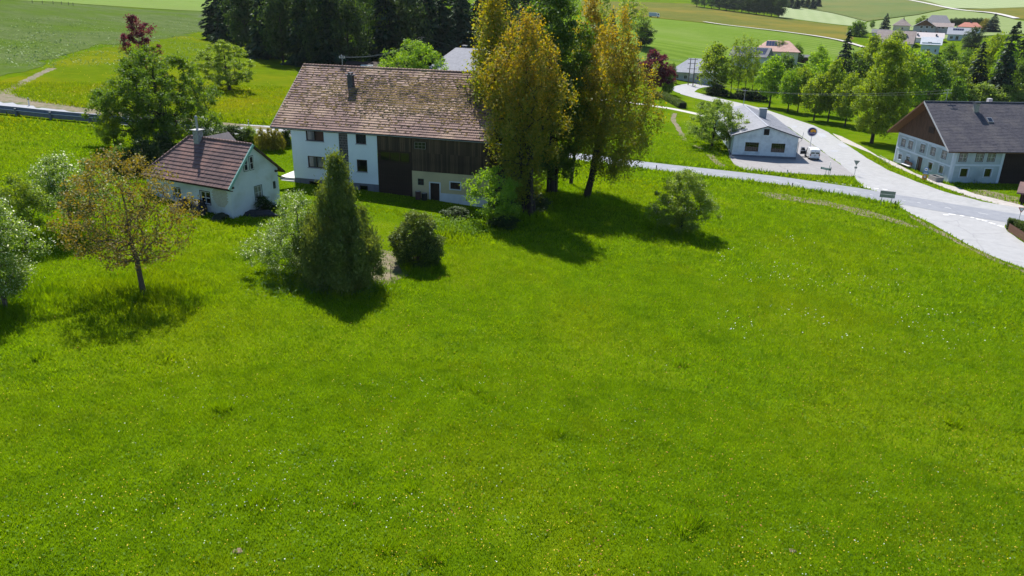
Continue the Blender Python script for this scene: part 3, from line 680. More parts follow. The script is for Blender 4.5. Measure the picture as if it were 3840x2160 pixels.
mo = link('moss', np_mesh('moss', np.array(mv), np.array(mf), MOSS), farm); tag(mo, kind='stuff')
# gutter and pipe, chimney, roof pole
gutter(farm, (RX0, -HOF - .09, HE - .05), (RX1, -HOF - .09, HE - .10), ZINC, .075)
pipe(farm, [(HL + .1, -HOF - .09, HE - .13), (HL + 1.6, -.1, HE - .22)], ZINC, .05)
DARK_METAL = mat('dark_sheet_metal', (.05, .055, .07), .5, (.08, .085, .10), 3, metal=.3)
ch = MB().box(4.55, 5.1, 9.9, 5.15, 5.7, 11.6).build('chimney', DARK_METAL, farm, bevel=.02)
MB().box(4.38, 4.95, 11.6, 5.32, 5.85, 11.68).box(4.6, 5.15, 11.85, 5.1, 5.65, 11.9).box(4.62, 5.18, 11.68, 4.68, 5.62, 11.85).box(5.02, 5.18, 11.68, 5.08, 5.62, 11.85).build('chimney_cap', DARK_METAL, ch)
MB().box(4.45, 4.85, 10.1, 5.25, 5.1, 10.16).build('flashing', ZINC, ch)
pp = MB().tube([(2.55, HD / 2 + .3, HR - .3), (2.55, HD / 2 + .3, HR + 1.2)], .04).bar((2.2, HD / 2 + .3, HR + .95), (2.9, HD / 2 + .3, HR + .95), .06).bar((2.2, HD / 2 + .3, HR + 1.15), (2.9, HD / 2 + .3, HR + 1.15), .05).build('roof_pole', METAL, farm)
for k, xx in enumerate((2.22, 2.5, 2.88)): MB().lathe([(.04, 0), (.06, .05), (.03, .12)], 8, (xx, HD / 2 + .3, HR + 1.0 + .2 * (k % 2))).build('insulator', FR_WHITE, pp)
# terrace with steps at the house's left end
tr = frame_at((HX, HY, 0), HYAW, 'terrace', 'pale stone terrace with two steps against the white house end', 'terrace')
STONE_W = mat('pale_stone_slabs', (.62, .60, .57), .8, (.70, .68, .66), 2)
MB().box(-2.0, .25, -.6, -.03, 3.6, .62).build('platform', CONCRETE, tr); MB().box(-2.05, .2, .622, -.02, 3.65, .70).build('slab', STONE_W, tr)
for k in range(2): MB().box(-2.1, -.1 - .38 * k, -.7, -.04, .24 - .38 * k, .42 - .22 * k).build('step', STONE_W, tr, bevel=.015)
# wooden planter hutch behind the terrace
hu = frame_at((HX, HY, 0), HYAW, 'garden_hutch', 'small brown timber hutch with slatted ledges beside the white house', 'hutch')
MB().box(-2.2, 7.6, -.2, -.2, 8.8, 1.6).build('body', WOOD_BROWN, hu); MB().box(-2.5, 7.3, 1.6, -.1, 9.0, 1.72).build('lid', WOOD_DARK, hu)
for k in range(4): MB().box(-2.5 + k * .58, 7.0, .28, -2.5 + k * .58 + .42, 7.6, .34).build('slat', mat('grey_slat', (.4, .4, .4), .8), hu)

def local(P, o, yaw):
    """world -> building frame"""
    a = math.radians(yaw); d = np.asarray(P) - np.asarray(o)
    return np.array([d[0] * math.cos(a) + d[1] * math.sin(a), -d[0] * math.sin(a) + d[1] * math.cos(a), d[2]])
def hit(o, yaw, px, py, p0, n):
    """where the line of sight of a pixel meets a plane given in a building frame"""
    a = math.radians(yaw); W = lambda v: np.array([v[0] * math.cos(a) - v[1] * math.sin(a), v[0] * math.sin(a) + v[1] * math.cos(a), v[2]])
    n = W(np.array(n, float)); p = np.array(o) + W(np.array(p0, float)); r = ray(px, py)
    return local(_C + r * (((p - _C) @ n) / (r @ n)), o, yaw)

# ================================================================== the cottage
CO, CYAW = (-26.331, 69.01, .199), 63.984
CW, CEZ, CRZ, CRX, CY1, CYR = 6.374, 2.93, 6.47, 3.19, 11.1, 7.98
cott = frame_at(CO, CYAW, 'cottage', 'small whitewashed cottage with red-brown tile roof, green verge and brick chimney', 'house')
cm = MB(); FW = [(2.68, 3.9, 1.0, 2.2), (6.6, 7.5, 1.0, 2.1)]
wall_mb(cm, (0, CY1, 0), -Y_, X_, CY1, -1.2, CEZ + .26, [(CY1 - b, CY1 - a, c, d) for a, b, c, d in FW], .2)
GW = [(3.08, 4.0, 1.17, 2.42), (5.58, 5.95, 1.71, 2.45)]
wall_mb(cm, (0, 0, 0), X_, Y_, CW, -1.2, 3.05, GW, .2)
cm.poly([(0, 0, 3.05), (CW, 0, 3.05), (CW, 0, 3.78), (CRX, 0, CRZ - .2), (0, 0, CEZ + .26)])
cm.poly([(CW, 0, -1.2), (CW, CY1, -1.2), (CW, CY1, 3.7), (CW, 0, 3.7)]); cm.poly([(CW, CY1, -1.2), (0, CY1, -1.2), (0, CY1, 3.1), (CW, CY1, 3.1)])
cm.build('wall', PL_OLD, cott)
window(cott, (0, 0, 0), X_, Y_, *GW[0], FR_WHITE, 2, 2, depth=.1, fw=.07, mw=.06, surround=(FR_GREEN, .07), curtain=[(.05, .95, LACE)])
window(cott, (0, 0, 0), X_, Y_, *GW[1], FR_GREEN, 2, 2, depth=.1, fw=.04, mw=.03)
for a in (2.0, 2.74): window(cott, (0, 0, 0), X_, Y_, a, a + .5, 4.14, 5.40, FR_WHITE, 1, 2, fw=.07, mw=.05, proud=True, surround=(FR_GREEN, .06))
for a, b, c, d in FW: window(cott, (0, CY1, 0), -Y_, X_, CY1 - b, CY1 - a, c, d, FR_WHITE, 2, 2, depth=.12, fw=.08, mw=.07, surround=(WOOD_DARK, .07))
# brickwork where the plaster has come off
eb = MB(); rs = random.Random(2)
for r_ in range(14):
    z = 1.0 + r_ * .135
    for k in range(8):
        y = .35 + k * .24 + (r_ % 2) * .12
        if ((y - 1.2) / 1.05) ** 2 + ((z - 1.9) / 1.0) ** 2 < 1: eb.box(-.012 - rs.random() * .008, y, z, .01, y + .215, z + .11)
o = eb.build('exposed_brick', mat('limewashed_brick', (.50, .47, .38), .95, (.42, .38, .30), 3), cott); tag(o, kind='stuff')
# roof deck
ex, bx_, by = -.28, CW + .72, CY1 + .3; m_c = (CRZ - CEZ) / (CRX - ex); ze1 = 3.25
dk = MB(); t = .15; vy = -.2
A_, B_, C_, D_, E_, F2 = (ex, vy, CEZ), (ex, by, CEZ), (CRX, CYR, CRZ), (CRX, vy, CRZ), (bx_, vy, ze1), (bx_, by, ze1)
dk.poly([A_, D_, C_, B_]); dk.poly([D_, E_, F2, C_]); dk.poly([B_, C_, F2])
dn = lambda p: (p[0], p[1], p[2] - t)
for P in ([A_, D_, C_, B_], [D_, E_, F2, C_], [B_, C_, F2]): dk.poly([dn(p) for p in P], True)
for a, b in ((A_, B_), (A_, D_), (D_, E_), (E_, F2), (B_, F2)): dk.poly([a, b, dn(b), dn(a)])
dk.build('roof', WOOD_DARK, cott)
sl = math.atan(m_c); slen = math.hypot(CRX - ex, CRZ - CEZ); NR = 12; row = slen / NR
rs = random.Random(8)
for k in range(NR):
    yend = by - (by - CYR) * (k / NR) - .05
    me = tile_course(yend - vy - .02, row, .20, amp=.022, lift=.055, seed=k, x0=-yend).mesh('tile_course', TILE_RED)
    link('tile_course', me, cott, (ex - .05 + k * row * math.cos(sl), 0, CEZ + .0 + (k * row - .03) * math.sin(sl)), (sl, 0, -math.pi / 2))
rt = MB().tube([(0, 0, 0), (0, .38, .014)], [.11, .13], 8).mesh('ridge_tile', TILE_RED, True)
for k in range(int((CYR - vy) / .38)): link('ridge_tile', rt, cott, (CRX, vy + .05 + k * .38, CRZ + .05))
hv = Vector(B_) - Vector(C_); nh = int(hv.length / .38); d_ = hv.normalized()
hipm = MB().tube([(0, 0, 0), -d_ * .38 + Vector((0, 0, .02))], [.13, .11], 8).mesh('ridge_tile', TILE_RED, True)
for k in range(nh): link('ridge_tile', hipm, cott, Vector(C_) + d_ * (.38 * (k + 1)) + Vector((0, 0, .06)))
vg = MB(); n0 = Vector((-math.sin(sl), 0, math.cos(sl))); u0 = Vector((math.cos(sl), 0, math.sin(sl)))
vg.obox(Vector((ex, vy - .02, CEZ)) + u0 * slen / 2 + n0 * .055, u0 * (slen / 2 + .06), Y_ * .07, n0 * .02); vg.obox(Vector((ex, vy - .075, CEZ)) + u0 * slen / 2 - n0 * .05, u0 * (slen / 2 + .06), Y_ * .015, n0 * .11)
vg.build('verge', COPPER_GREEN, cott)
vb = MB(); vb.prism([(CRX, vy - .05, CRZ + .06), (bx_ + .05, vy - .05, ze1 + .03), (bx_ + .05, vy - .05, ze1 - .2), (CRX, vy - .05, CRZ - .2)], (0, .04, 0)); vb.build('verge_board', WOOD_DARK, cott)
for xx, zz in ((.25, 2.95), (CW - .35, 3.45)): MB().box(xx - .08, -.26, zz - .09, xx + .08, .1, zz + .09).build('purlin_end', WOOD_DARK, cott)
gutter(cott, (ex - .1, by, CEZ - .06), (ex - .1, vy - .55, CEZ - .10), WOOD_BLACK, .06)
ap = MB().prism([(CW - .1, .0, 3.0), (CW + 1.0, .0, 2.55), (CW + 1.0, .0, 2.47), (CW - .1, .0, 2.9)], (0, 5.5, 0)).build('lean_to_roof', WOOD_DARK, cott)
BRICK = mat('limewashed_chimney', (.36, .38, .38), .9, (.26, .22, .20), 5, .5, 12)
ccx, ccy = 2.95, 6.55
cs = MB()
for k in range(11): cs.box(ccx - .33 - .006 * (k % 2), ccy - .33 - .006 * (k % 2), 5.7 + k * .145, ccx + .33 + .006 * (k % 2), ccy + .33 + .006 * (k % 2), 5.7 + k * .145 + .138)
ch = cs.build('chimney', BRICK, cott); MB().box(ccx - .48, ccy - .48, 7.27, ccx + .48, ccy + .48, 7.33).build('chimney_cap', CONCRETE, ch)
MB().tube([(ccx, ccy, 7.3), (ccx, ccy, 8.35)], .12, 10).tube([(ccx, ccy, 8.35), (ccx, ccy, 8.5), (ccx, ccy, 8.62)], [.15, .15, .08], 10).build('flue', METAL, ch)
# wing behind the ridge
an = MB(); ay, aw, azr, az0, ax1 = 6.9, 2.2, 6.45, 4.5, 7.2
an.prism([(CRX, ay - aw, az0), (CRX, ay, azr), (CRX, ay + aw, az0), (CRX, ay + aw, az0 - .12), (CRX, ay, azr - .14), (CRX, ay - aw, az0 - .12)], (ax1 - CRX, 0, 0))
an.build('wing_roof', mat('grey_brown_shingles', (.13, .115, .12), .85, (.17, .15, .15), 3, .3, 20), cott)
MB().prism([(CRX + 1, ay - aw + .3, -1), (CRX + 1, ay - aw + .3, az0), (CRX + 1, ay, azr - .2), (CRX + 1, ay + aw - .3, az0), (CRX + 1, ay + aw - .3, -1)], (ax1 - CRX - 1.3, 0, 0)).build('wing_wall', PL_OLD, cott)
# ================================================================== the workshop by the junction
GO, GYAW = (36.729, 129.136, -4.38), -7.062
gW, gE, gR, gL = 10.472, 3.53, 5.24, 26.8
shop = frame_at(GO, GYAW, 'workshop', 'low white workshop with shallow grey roof and barred windows by the road', 'building')
ROOF_GREY = mat('grey_roof_sheet', (.215, .22, .245), .7, (.25, .255, .28), .8, .15, 10, c3=(.19, .195, .215), s3=.3)
gm = MB(); GH = [(1.98, 4.2, .88, 2.4), (6.26, 8.5, .9, 2.4)]
wall_mb(gm, (0, 0, 0), X_, Y_, gW, .25, gE, GH, .15); gm.poly([(0, 0, gE), (gW, 0, gE), (gW / 2, 0, gR - .1)])
LH = [(gL - 4.6, gL - 2.6, .2, 2.4), (gL - 9, gL - 7, .9, 2.3), (gL - 13, gL - 11, .9, 2.3)]
wall_mb(gm, (0, gL, 0), -Y_, X_, gL, .25, gE, LH, .15); wall_mb(gm, (gW, 0, 0), Y_, -X_, gL, .25, gE, [(1.5, 4.6, .25, 2.9), (7, 9, 1, 2.4)], .15)
gm.poly([(gW, gL, 0), (0, gL, 0), (0, gL, gE), (gW / 2, gL, gR - .1), (gW, gL, gE)]); gm.build('wall', mat('spotted_white_render_shade_tint', (.56, .63, .69), .95, (.66, .72, .77), 2.2, .8, 26, c3=(.46, .52, .57), s3=.8), shop)  # wall colour carries the blue tint of shade over white plaster
MB().box(-.02, -.03, -1.2, gW + .02, gL, .25).build('plinth', PL_SOCLE, shop)
for h in GH: window(shop, (0, 0, 0), X_, Y_, *h, mat('rusty_steel_bars', (.09, .065, .05), .7), 6, 4, depth=.12, fw=.04, mw=.03)
for h in LH: window(shop, (0, gL, 0), -Y_, X_, *h, FR_WHITE, 2, 2, depth=.12)
window(shop, (0, 0, 0), X_, Y_, 4.75, 5.62, 3.72, 4.72, WOOD_BLACK, 1, 1, fw=.05, proud=True, pane=False, name='gable_hatch')
MB().box(gW - .13, 1.5, .25, gW - .08, 4.6, 2.9).build('garage_door', mat('grey_door', (.3, .3, .3), .6), shop)
plain_roof_m = MB()
ov, of_ = .46, .34
P = [(-ov, gE - .02), (gW / 2, gR), (gW + ov, gE - .02), (gW + ov, gE - .16), (gW / 2, gR - .16), (-ov, gE - .16)]
plain_roof_m.prism([(a, -of_, b) for a, b in P], (0, gL + 2 * of_, 0)); plain_roof_m.build('roof', ROOF_GREY, shop)
MB().prism([(-ov, -of_ - .03, gE + .0), (gW / 2, -of_ - .03, gR + .02), (gW + ov, -of_ - .03, gE + .0), (gW + ov, -of_ - .03, gE - .18), (gW / 2, -of_ - .03, gR - .16), (-ov, -of_ - .03, gE - .18)], (0, .028, 0)).build('barge_board', DARK_METAL, shop)
MB().bar((gW / 2, -of_, gR + .012), (gW / 2, gL, gR + .012), .3, .04).build('ridge_cap', mat('pale_ridge', (.32, .33, .36), .6), shop)
seams = MB()
for k in range(26):
    y = .6 + k
    for s_ in (-1, 1): seams.bar((gW / 2 + s_ * .2, y, gR - .04), (gW / 2 + s_ * (gW / 2 + ov - .02), y, gE - .01), .03, .012)
o = seams.build('seams', ROOF_GREY, shop); tag(o, kind='stuff')
m_g = (gR - gE + .02) / (gW / 2 + ov)
cp = hit(GO, GYAW, 2858, 441, (gW / 2, 0, gR), (m_g, 0, 1)); ct = 1.62
ch = MB().box(cp[0] - .62, cp[1] - .45, cp[2] - .5, cp[0] + .62, cp[1] + .45, cp[2] + ct).build('chimney', mat('blue_grey_chimney', (.24, .27, .30), .8, (.29, .31, .34), 2), shop, bevel=.02)
MB().box(cp[0] - .7, cp[1] - .52, cp[2] + ct, cp[0] + .7, cp[1] + .52, cp[2] + ct + .07).build('chimney_cap', ZINC, ch)
gutter(shop, (gW + ov + .06, -of_, gE - .1), (gW + ov + .06, gL, gE - .14), ZINC); gutter(shop, (-ov - .06, gL, gE - .1), (-ov - .06, -of_, gE - .14), ZINC)
pipe(shop, [(gW + ov + .06, -.1, gE - .2), (gW + ov + .06, -.1, gE - .45), (gW + .1, -.08, gE - .75), (gW + .07, -.08, 0)], ZINC); pipe(shop, [(-ov - .06, -.1, gE - .2), (-.08, -.1, gE - .5), (-.08, -.1, 0)], ZINC)
pipe(shop, [(5.1, gL - .6, gR - .1), (5.1, gL - .6, gR + 3.0)], METAL, .05, 'roof_pole'); MB().bar((4.6, gL - .6, gR + 2.8), (5.6, gL - .6, gR + 2.8), .06).build('roof_pole_arm', METAL, shop)
MB().tube([(gW + .55, -.1, gE - .15), (gW + .62, -.1, gE + .9)], .035).build('wire_bracket', METAL, shop)
MB().bar((5.6, .2, gR + .18), (8.9, .2, gR - .55), .025).bar((5.6, .2, gR - .2), (5.6, .2, gR + .18), .03).build('roof_rail', METAL, shop)
# ================================================================== the old inn-like farmhouse on the right
RO, RYAW = (66.386, 115.378, -5.097), 3.579
rW, rL, rE, rR, rT = 16.16, 7.9, 5.08, 11.1, 26.0
inn = frame_at(RO, RYAW, 'old_farmhouse', 'pale blue-grey two-storey farmhouse with brown timber gable and dark slate roof', 'house')
PL_INN = mat('blue_grey_render', (.32, .41, .45), .95, (.41, .48, .51), .7, .4, 30, c3=(.29, .36, .38), s3=.4)
PL_TRIM = mat('white_trim', (.50, .58, .66), .9, (.56, .63, .70), 1.5, .2, 30)
im = MB(); FH = [(.86, 1.98, 3.28, 4.47), (3.46, 4.57, 3.30, 4.49), (5.32, 6.41, 3.32, 4.50), (1.52, 2.72, .90, 2.2), (5.34, 6.45, .92, 2.2)]
wall_mb(im, (0, 0, 0), X_, Y_, rL, .05, rE, FH, .18)
gab = [(13.72, 14.85, 2.93, 4.0), (11.5, 12.6, 2.97, 4.05), (7.95, 9.05, 3.05, 4.14), (5.0, 6.12, 3.14, 4.22), (1.98, 3.12, 3.22, 4.3), (13.9, 15.0, .62, 1.5), (11.5, 12.6, .8, 1.6), (8.06, 9.0, -.25, 2.05), (4.9, 6.1, .7, 1.98), (1.9, 3.1, .85, 2.08)]
wall_mb(im, (0, rW, 0), -Y_, X_, rW, -.3, rE, [(rW - b, rW - a, c, d) for a, b, c, d in gab], .2)
im.poly([(rL, rW, -.3), (0, rW, -.3), (0, rW, rE), (rL, rW, rE)]); im.build('wall', PL_INN, inn)
MB().box(-.03, -.03, -1.3, rL + .01, .3, .05).build('plinth', mat('blue_plinth', (.16, .20, .27), .9, (.20, .24, .30), 2), inn)
for h in FH[:3]: window(inn, (0, 0, 0), X_, Y_, *h, FR_WHITE, 2, 2, depth=.1, fw=.05, mw=.06, surround=(FR_BROWN, .07), curtain=[(.06, .94, LACE)])
for h in FH[3:]: window(inn, (0, 0, 0), X_, Y_, *h, FR_WHITE, 1, 1, depth=.16, fw=.04, surround=(PL_TRIM, .14), sill=SILL)
for i, (a, b, c, d) in enumerate(gab):
    if i == 7: continue
    if i < 5: window(inn, (0, rW, 0), -Y_, X_, rW - b, rW - a, c, d, FR_WHITE, 2, 2, depth=.1, fw=.05, mw=.06, surround=(FR_BROWN, .08), curtain=[(.06, .94, LACE)])
    else: window(inn, (0, rW, 0), -Y_, X_, rW - b, rW - a, c, d, FR_WHITE, 2 if i < 7 else 1, 2 if i < 7 else 1, depth=.17, fw=.05, surround=(PL_TRIM, .13), curtain=[(.06, .94, LACE)] if i == 9 else None)
dm = MB().box(.1, 8.06, -.3, .16, 9.0, 2.05).build('front_door', FR_BROWN, inn); MB().box(.06, 8.15, .8, .1, 8.2, .95).build('handle', METAL, dm)
MB().box(-.03, 7.86, -.3, -.003, 8.06, 2.15).box(-.03, 9.0, -.3, -.003, 9.2, 2.15).box(-.03, 8.06, 2.05, -.003, 9.0, 2.2).build('door_surround', FR_BROWN, inn)
tm = MB()
tm.box(0, -.028, 2.58, rL, -.002, 2.86).box(0, -.03, .05, .42, -.004, rE).box(rL - .4, -.03, .05, rL, -.004, rE)
tm.box(-.028, 0, 2.3, -.002, rW, 2.55).box(-.03, -.03, -.3, -.004, .42, rE).box(-.03, rW - .3, -.3, -.004, rW, rE).box(-.028, .42, 4.62, -.002, rW - .3, 4.95)
tm.box(-.026, 10.4, 2.55, -.002, 10.56, 4.62).box(-.026, 7.0, 2.55, -.002, 7.16, 4.62)
tm.build('trim', PL_TRIM, inn)
for i, (a, b, c, d) in enumerate(gab[:7]): MB().box(-.03, a - .1, d + .22, -.002, b + .1, d + .36).build('window_moulding', PL_TRIM, inn)
# timber gable, boards upright
gbm = MB(); rs = random.Random(9); y = -.4; m_r = (rR - rE + .15) / (rW / 2 + .844)
while y < rW + .4:
    zt = rR - .25 - abs(y + .1 - rW / 2) * m_r
    if zt > rE - .05: gbm.box(-.10 - rs.random() * .03, y, rE - .10, -.04, y + .2, zt)
    y += .215
o = gbm.build('gable_boards', mat('gable_brown_boards', (.062, .032, .018), .8, (.12, .064, .036), 1.5, .3, 12, stretch=(5, 5, .4)), inn); tag(o, kind='stuff')
MB().prism([(-.035, -.4, rE), (-.035, rW + .4, rE), (-.035, rW / 2, rR - .3)], (.1, 0, 0)).build('gable_wall', WOOD_BLACK, inn)
lg = MB().box(-.16, 6.2, 6.35, -.12, 7.7, 7.3).build('gable_hatch', WOOD_BLACK, inn)
barn = MB().box(rL, .25, -1, rT, rW - .2, rE + .05).build('barn_wall', WOOD_BLACK, inn)
bd = {}; x = rL + .05; rs = random.Random(6); bm_ = MB().box(0, -.03, -.6, .23, .03, rE + .2).mesh('board', mat('barn_black_boards', (.016, .010, .008), .9, (.035, .022, .016), 2, .4, 10, stretch=(6, 6, .4)))
while x < 14.5: link('board', bm_, inn, (x, .2 + rs.uniform(-.01, .01), 0)); x += .245
SLATE = mat('slate_shingles', (.058, .054, .066), .65, (.092, .085, .098), 2.0, .25, 20, 5, .35, c3=(.11, .10, .105), s3=.5)
ze = rE - .15; plain_roof(inn, -1.6, rT, -.844, rW / 2, rW + .844, ze, rR, WOOD_BROWN, .22)
sl = math.atan((rR - ze) / (rW / 2 + .844)); slen = math.hypot(rW / 2 + .844, rR - ze); NR = 34; row = slen / NR
ssm = MB(); rs = random.Random(10); u0 = Vector((0, math.cos(sl), math.sin(sl))); n0 = Vector((0, -math.sin(sl), math.cos(sl)))
for k in range(NR):
    x = -1.64 - (k % 2) * .2; s0 = k * row - .05
    while x < rT:
        w = .42; a, b = max(x, -1.64), min(x + w - .012, rT)
        if b - a > .03:
            q = rs.uniform(.018, .034); P0 = Vector((0, -.844, ze + .01))
            V_ = [P0 + X_ * xx + u0 * ss + n0 * hh for xx, ss, hh in ((a, s0, .004), (b, s0, .004), (a, s0, q), (b, s0, q), (a, s0 + row * 1.1, .004), (b, s0 + row * 1.1, .004))]
            ssm.add(V_, [(0, 1, 3, 2), (2, 3, 5, 4)])
        x += w
o = ssm.build('shingles', SLATE, inn); tag(o, kind='stuff')
MB().bar((-1.64, rW / 2, rR + .05), (rT, rW / 2, rR + .05), .32, .07).build('ridge_cap', DARK_METAL, inn)
for sgn in (0, 1):
    yy = -.9 if sgn == 0 else rW + .9
    MB().prism([(-1.68, yy, ze - .2), (-1.68, yy, ze + .07), (-1.68, rW / 2, rR + .1), (-1.68, rW / 2, rR - .2)], (.05, 0, 0)).build('verge_board', mat('pale_verge', (.42, .42, .42), .6) if sgn == 0 else WOOD_BROWN, inn)
gutter(inn, (-1.6, -.93, ze - .03), (rT, -.93, ze - .06), DARK_METAL)
c0 = hit(RO, RYAW, 3300 + 1440 / 4.026, 360 + 225 / 4.026, (0, -.844, ze), (0, -math.sin(sl), math.cos(sl)))
ch = MB().box(c0[0] - .35, c0[1] - .3, c0[2] - .4, c0[0] + .35, c0[1] + .35, c0[2] + 1.15).build('chimney', mat('pale_chimney', (.34, .33, .30), .9, (.25, .25, .23), 4), inn)
MB().box(c0[0] - .52, c0[1] - .5, c0[2] + 1.15, c0[0] + .52, c0[1] + .5, c0[2] + 1.22).box(c0[0] - .4, c0[1] - .4, c0[2] + 1.22, c0[0] + .4, c0[1] + .4, c0[2] + 1.4).build('chimney_cap', DARK_METAL, ch)
s0 = hit(RO, RYAW, 3300 + 1655 / 4.026, 360 + 370 / 4.026, (0, -.844, ze), (0, -math.sin(sl), math.cos(sl)))
sk = MB(); ctr = Vector(s0) + n0 * .08; sk.obox(ctr, X_ * .42, u0 * .5, n0 * .08); sk = sk.build('skylight', METAL, inn)
MB().poly([ctr + X_ * sx * .33 + u0 * sy * .4 + n0 * .083 for sx, sy in ((-1, -1), (1, -1), (1, 1), (-1, 1))]).build('pane', glass(), sk)
MB().box(9.6, rW / 2 + 1.0, rR - 1.2, 10.2, rW / 2 + 1.6, rR + .45).build('chimney', mat('white_chimney', (.6, .6, .6), .8), inn)
rp = MB().tube([(2.2, rW / 2 + .5, rR - .4), (2.2, rW / 2 + .5, rR + 1.9)], .05).bar((1.5, rW / 2 + .5, rR + 1.3), (2.9, rW / 2 + .5, rR + 1.3), .07).bar((1.6, rW / 2 + .5, rR + 1.75), (2.8, rW / 2 + .5, rR + 1.75), .07).build('roof_pole', METAL, inn)
# ------------------------------------------------------------------ smaller and farther houses
def px_house(name, label, x0, x1, yb, ye, yr, depth, roof_m, wall_m, hip=0.0, yaw=0, over=.5, wins=(), chim=(), gable=False, gable_m=None, sink=1.5, group=None, cat='house', at=None):
    """house whose front stands on the ground row yb between columns x0 and x1; eave and ridge rows give its heights.
    gable: the gable end faces the viewer. wins: (fraction from, to, height from, to) on the front"""
    P = pix((x0 + x1) / 2, yb) if at is None else Vector(at); ppm = px_per_m(P); W = (x1 - x0) / ppm
    bear = math.atan2(P.x, P.y); yw = -bear + math.radians(yaw)
    E = height_at(P, ye); u = Vector((math.cos(yw), math.sin(yw), 0)); v = Vector((-math.sin(yw), math.cos(yw), 0))
    back = P + v * (0 if gable else depth / 2); R = height_at(back, yr)
    R = max(R, E + .8)
    h = empty(name, P, yw, label, cat, group); a, b = -W / 2, W / 2
    wm = MB(); holes = [(W * f0, W * f1, z0, z1) for f0, f1, z0, z1 in wins]
    wall_mb(wm, (a, 0, 0), X_, Y_, W, -sink, E, holes, .15)
    wm.poly([(b, 0, -sink), (b, depth, -sink), (b, depth, E), (b, 0, E)]); wm.poly([(a, depth, -sink), (a, 0, -sink), (a, 0, E), (a, depth, E)]); wm.poly([(b, depth, -sink), (a, depth, -sink), (a, depth, E), (b, depth, E)])
    wm.build('wall', wall_m, h)
    r = MB(); o_ = over; t = .2
    if gable:
        s = (R - E) / (W / 2); ze_ = E - o_ * s
        r.prism([(a - o_, -o_, ze_), (0, -o_, R), (b + o_, -o_, ze_), (b + o_, -o_, ze_ - t), (0, -o_, R - t), (a - o_, -o_, ze_ - t)], (0, depth + 2 * o_, 0))
        MB().poly([(a, 0, E), (b, 0, E), (0, 0, R - .15)]).build('gable', gable_m or wall_m, h)
        MB().poly([(b, depth, E), (a, depth, E), (0, depth, R - .15)]).build('gable', gable_m or wall_m, h)
    else:
        s = (R - E) / (depth / 2); ze_ = E - o_ * s * .7; hw = hip * (W / 2)
        A, B, C, D = (a - o_, -o_, ze_), (b + o_, -o_, ze_), (b + o_, depth + o_, ze_), (a - o_, depth + o_, ze_)
        G, K = (a - (o_ if hip == 0 else 0) + hw, depth / 2, R), (b + (o_ if hip == 0 else 0) - hw, depth / 2, R)
        r.poly([A, B, K, G]); r.poly([C, D, G, K]); r.poly([B, C, K]); r.poly([D, A, G])
        lo = [(p[0], p[1], p[2] - t) for p in (A, B, C, D)]
        r.poly(lo, True)
        for i in range(4): r.poly([(A, B, C, D)[i], (A, B, C, D)[(i + 1) % 4], lo[(i + 1) % 4], lo[i]])
        if hip == 0 and gable_m: pass
    ro = r.build('roof', roof_m, h)
    for hh in holes: window(h, (a, 0, 0), X_, Y_, *hh, FR_WHITE, 2 if hh[1] - hh[0] > .9 else 1, 1, depth=.12, fw=.1, mw=.08, surround=(FR_WHITE, .1))
    for (f, g, ch_h, cw) in chim:
        y_ = depth * g; z_ = R - abs(y_ - depth / 2) / (depth / 2) * (R - E) if not gable else R - abs(f - .5) * 2 * (R - E)
        c = MB().box(a + W * f - cw / 2, y_ - cw / 2, z_ - .6, a + W * f + cw / 2, y_ + cw / 2, z_ + ch_h).build('chimney', DARK_METAL, ro)
        MB().box(a + W * f - cw / 2 - .15, y_ - cw / 2 - .15, z_ + ch_h, a + W * f + cw / 2 + .15, y_ + cw / 2 + .15, z_ + ch_h + .12).build('chimney_cap', METAL, c)
    return h, W, E, R
def solar(h, W, E, R, depth, f0, f1, s0, s1, nx=6, ny=2, over=.4):
    sol = mat('solar_cells', (.02, .03, .06), .15, (.03, .04, .08), 3, spec=.7); mb = MB(); a = -W / 2
    sl = math.atan2(R - E, depth / 2); n = Vector((0, -math.sin(sl), math.cos(sl)))
    def P(f, s): return Vector((a + W * f, depth / 2 * s, E + (R - E) * s)) + n * .12
    for i in range(nx):
        for j in range(ny):
            fa, fb = f0 + (f1 - f0) * (i + .04) / nx, f0 + (f1 - f0) * (i + .96) / nx; sa, sb = s0 + (s1 - s0) * (j + .04) / ny, s0 + (s1 - s0) * (j + .96) / ny
            q = MB().poly([P(fa, sa), P(fb, sa), P(fb, sb), P(fa, sb)]); q.prism([P(fa, sa) - n * .05, P(fb, sa) - n * .05, P(fb, sb) - n * .05, P(fa, sb) - n * .05], n * .045)
            q.build('solar_panel', sol, h)
S_PANEL = mat('white_panel', (.75, .75, .76), .4)
R_GREY = mat('grey_shingle_roof', (.27, .285, .32), .75, (.33, .345, .38), 1.2, .2, 6)
R_DARK = mat('dark_grey_roof', (.12, .12, .135), .8, (.16, .16, .17), 1, .2, 6)
R_RED = mat('red_tile_roof', (.33, .12, .085), .8, (.42, .17, .12), 1.2, .2, 5)
R_PINK = mat('faded_pink_roof', (.42, .25, .20), .8, (.50, .32, .26), .8, .2, 5)
R_BROWN = mat('brown_grey_roof', (.24, .19, .175), .85, (.30, .25, .23), .8, .2, 5)
R_PALE = mat('pale_metal_roof', (.48, .50, .54), .5, (.55, .57, .60), .6)
W_WHITE = mat('far_white_render', (.60, .63, .66), .95, (.66, .68, .70), .5)
W_CREAM = mat('far_cream_render', (.60, .57, .44), .95, (.66, .63, .50), .5)
W_GREY = mat('far_grey_render', (.30, .31, .34), .95, (.36, .37, .39), .6)
W_BLUE = mat('far_blue_render', (.42, .50, .58), .95, (.48, .55, .62), .5)
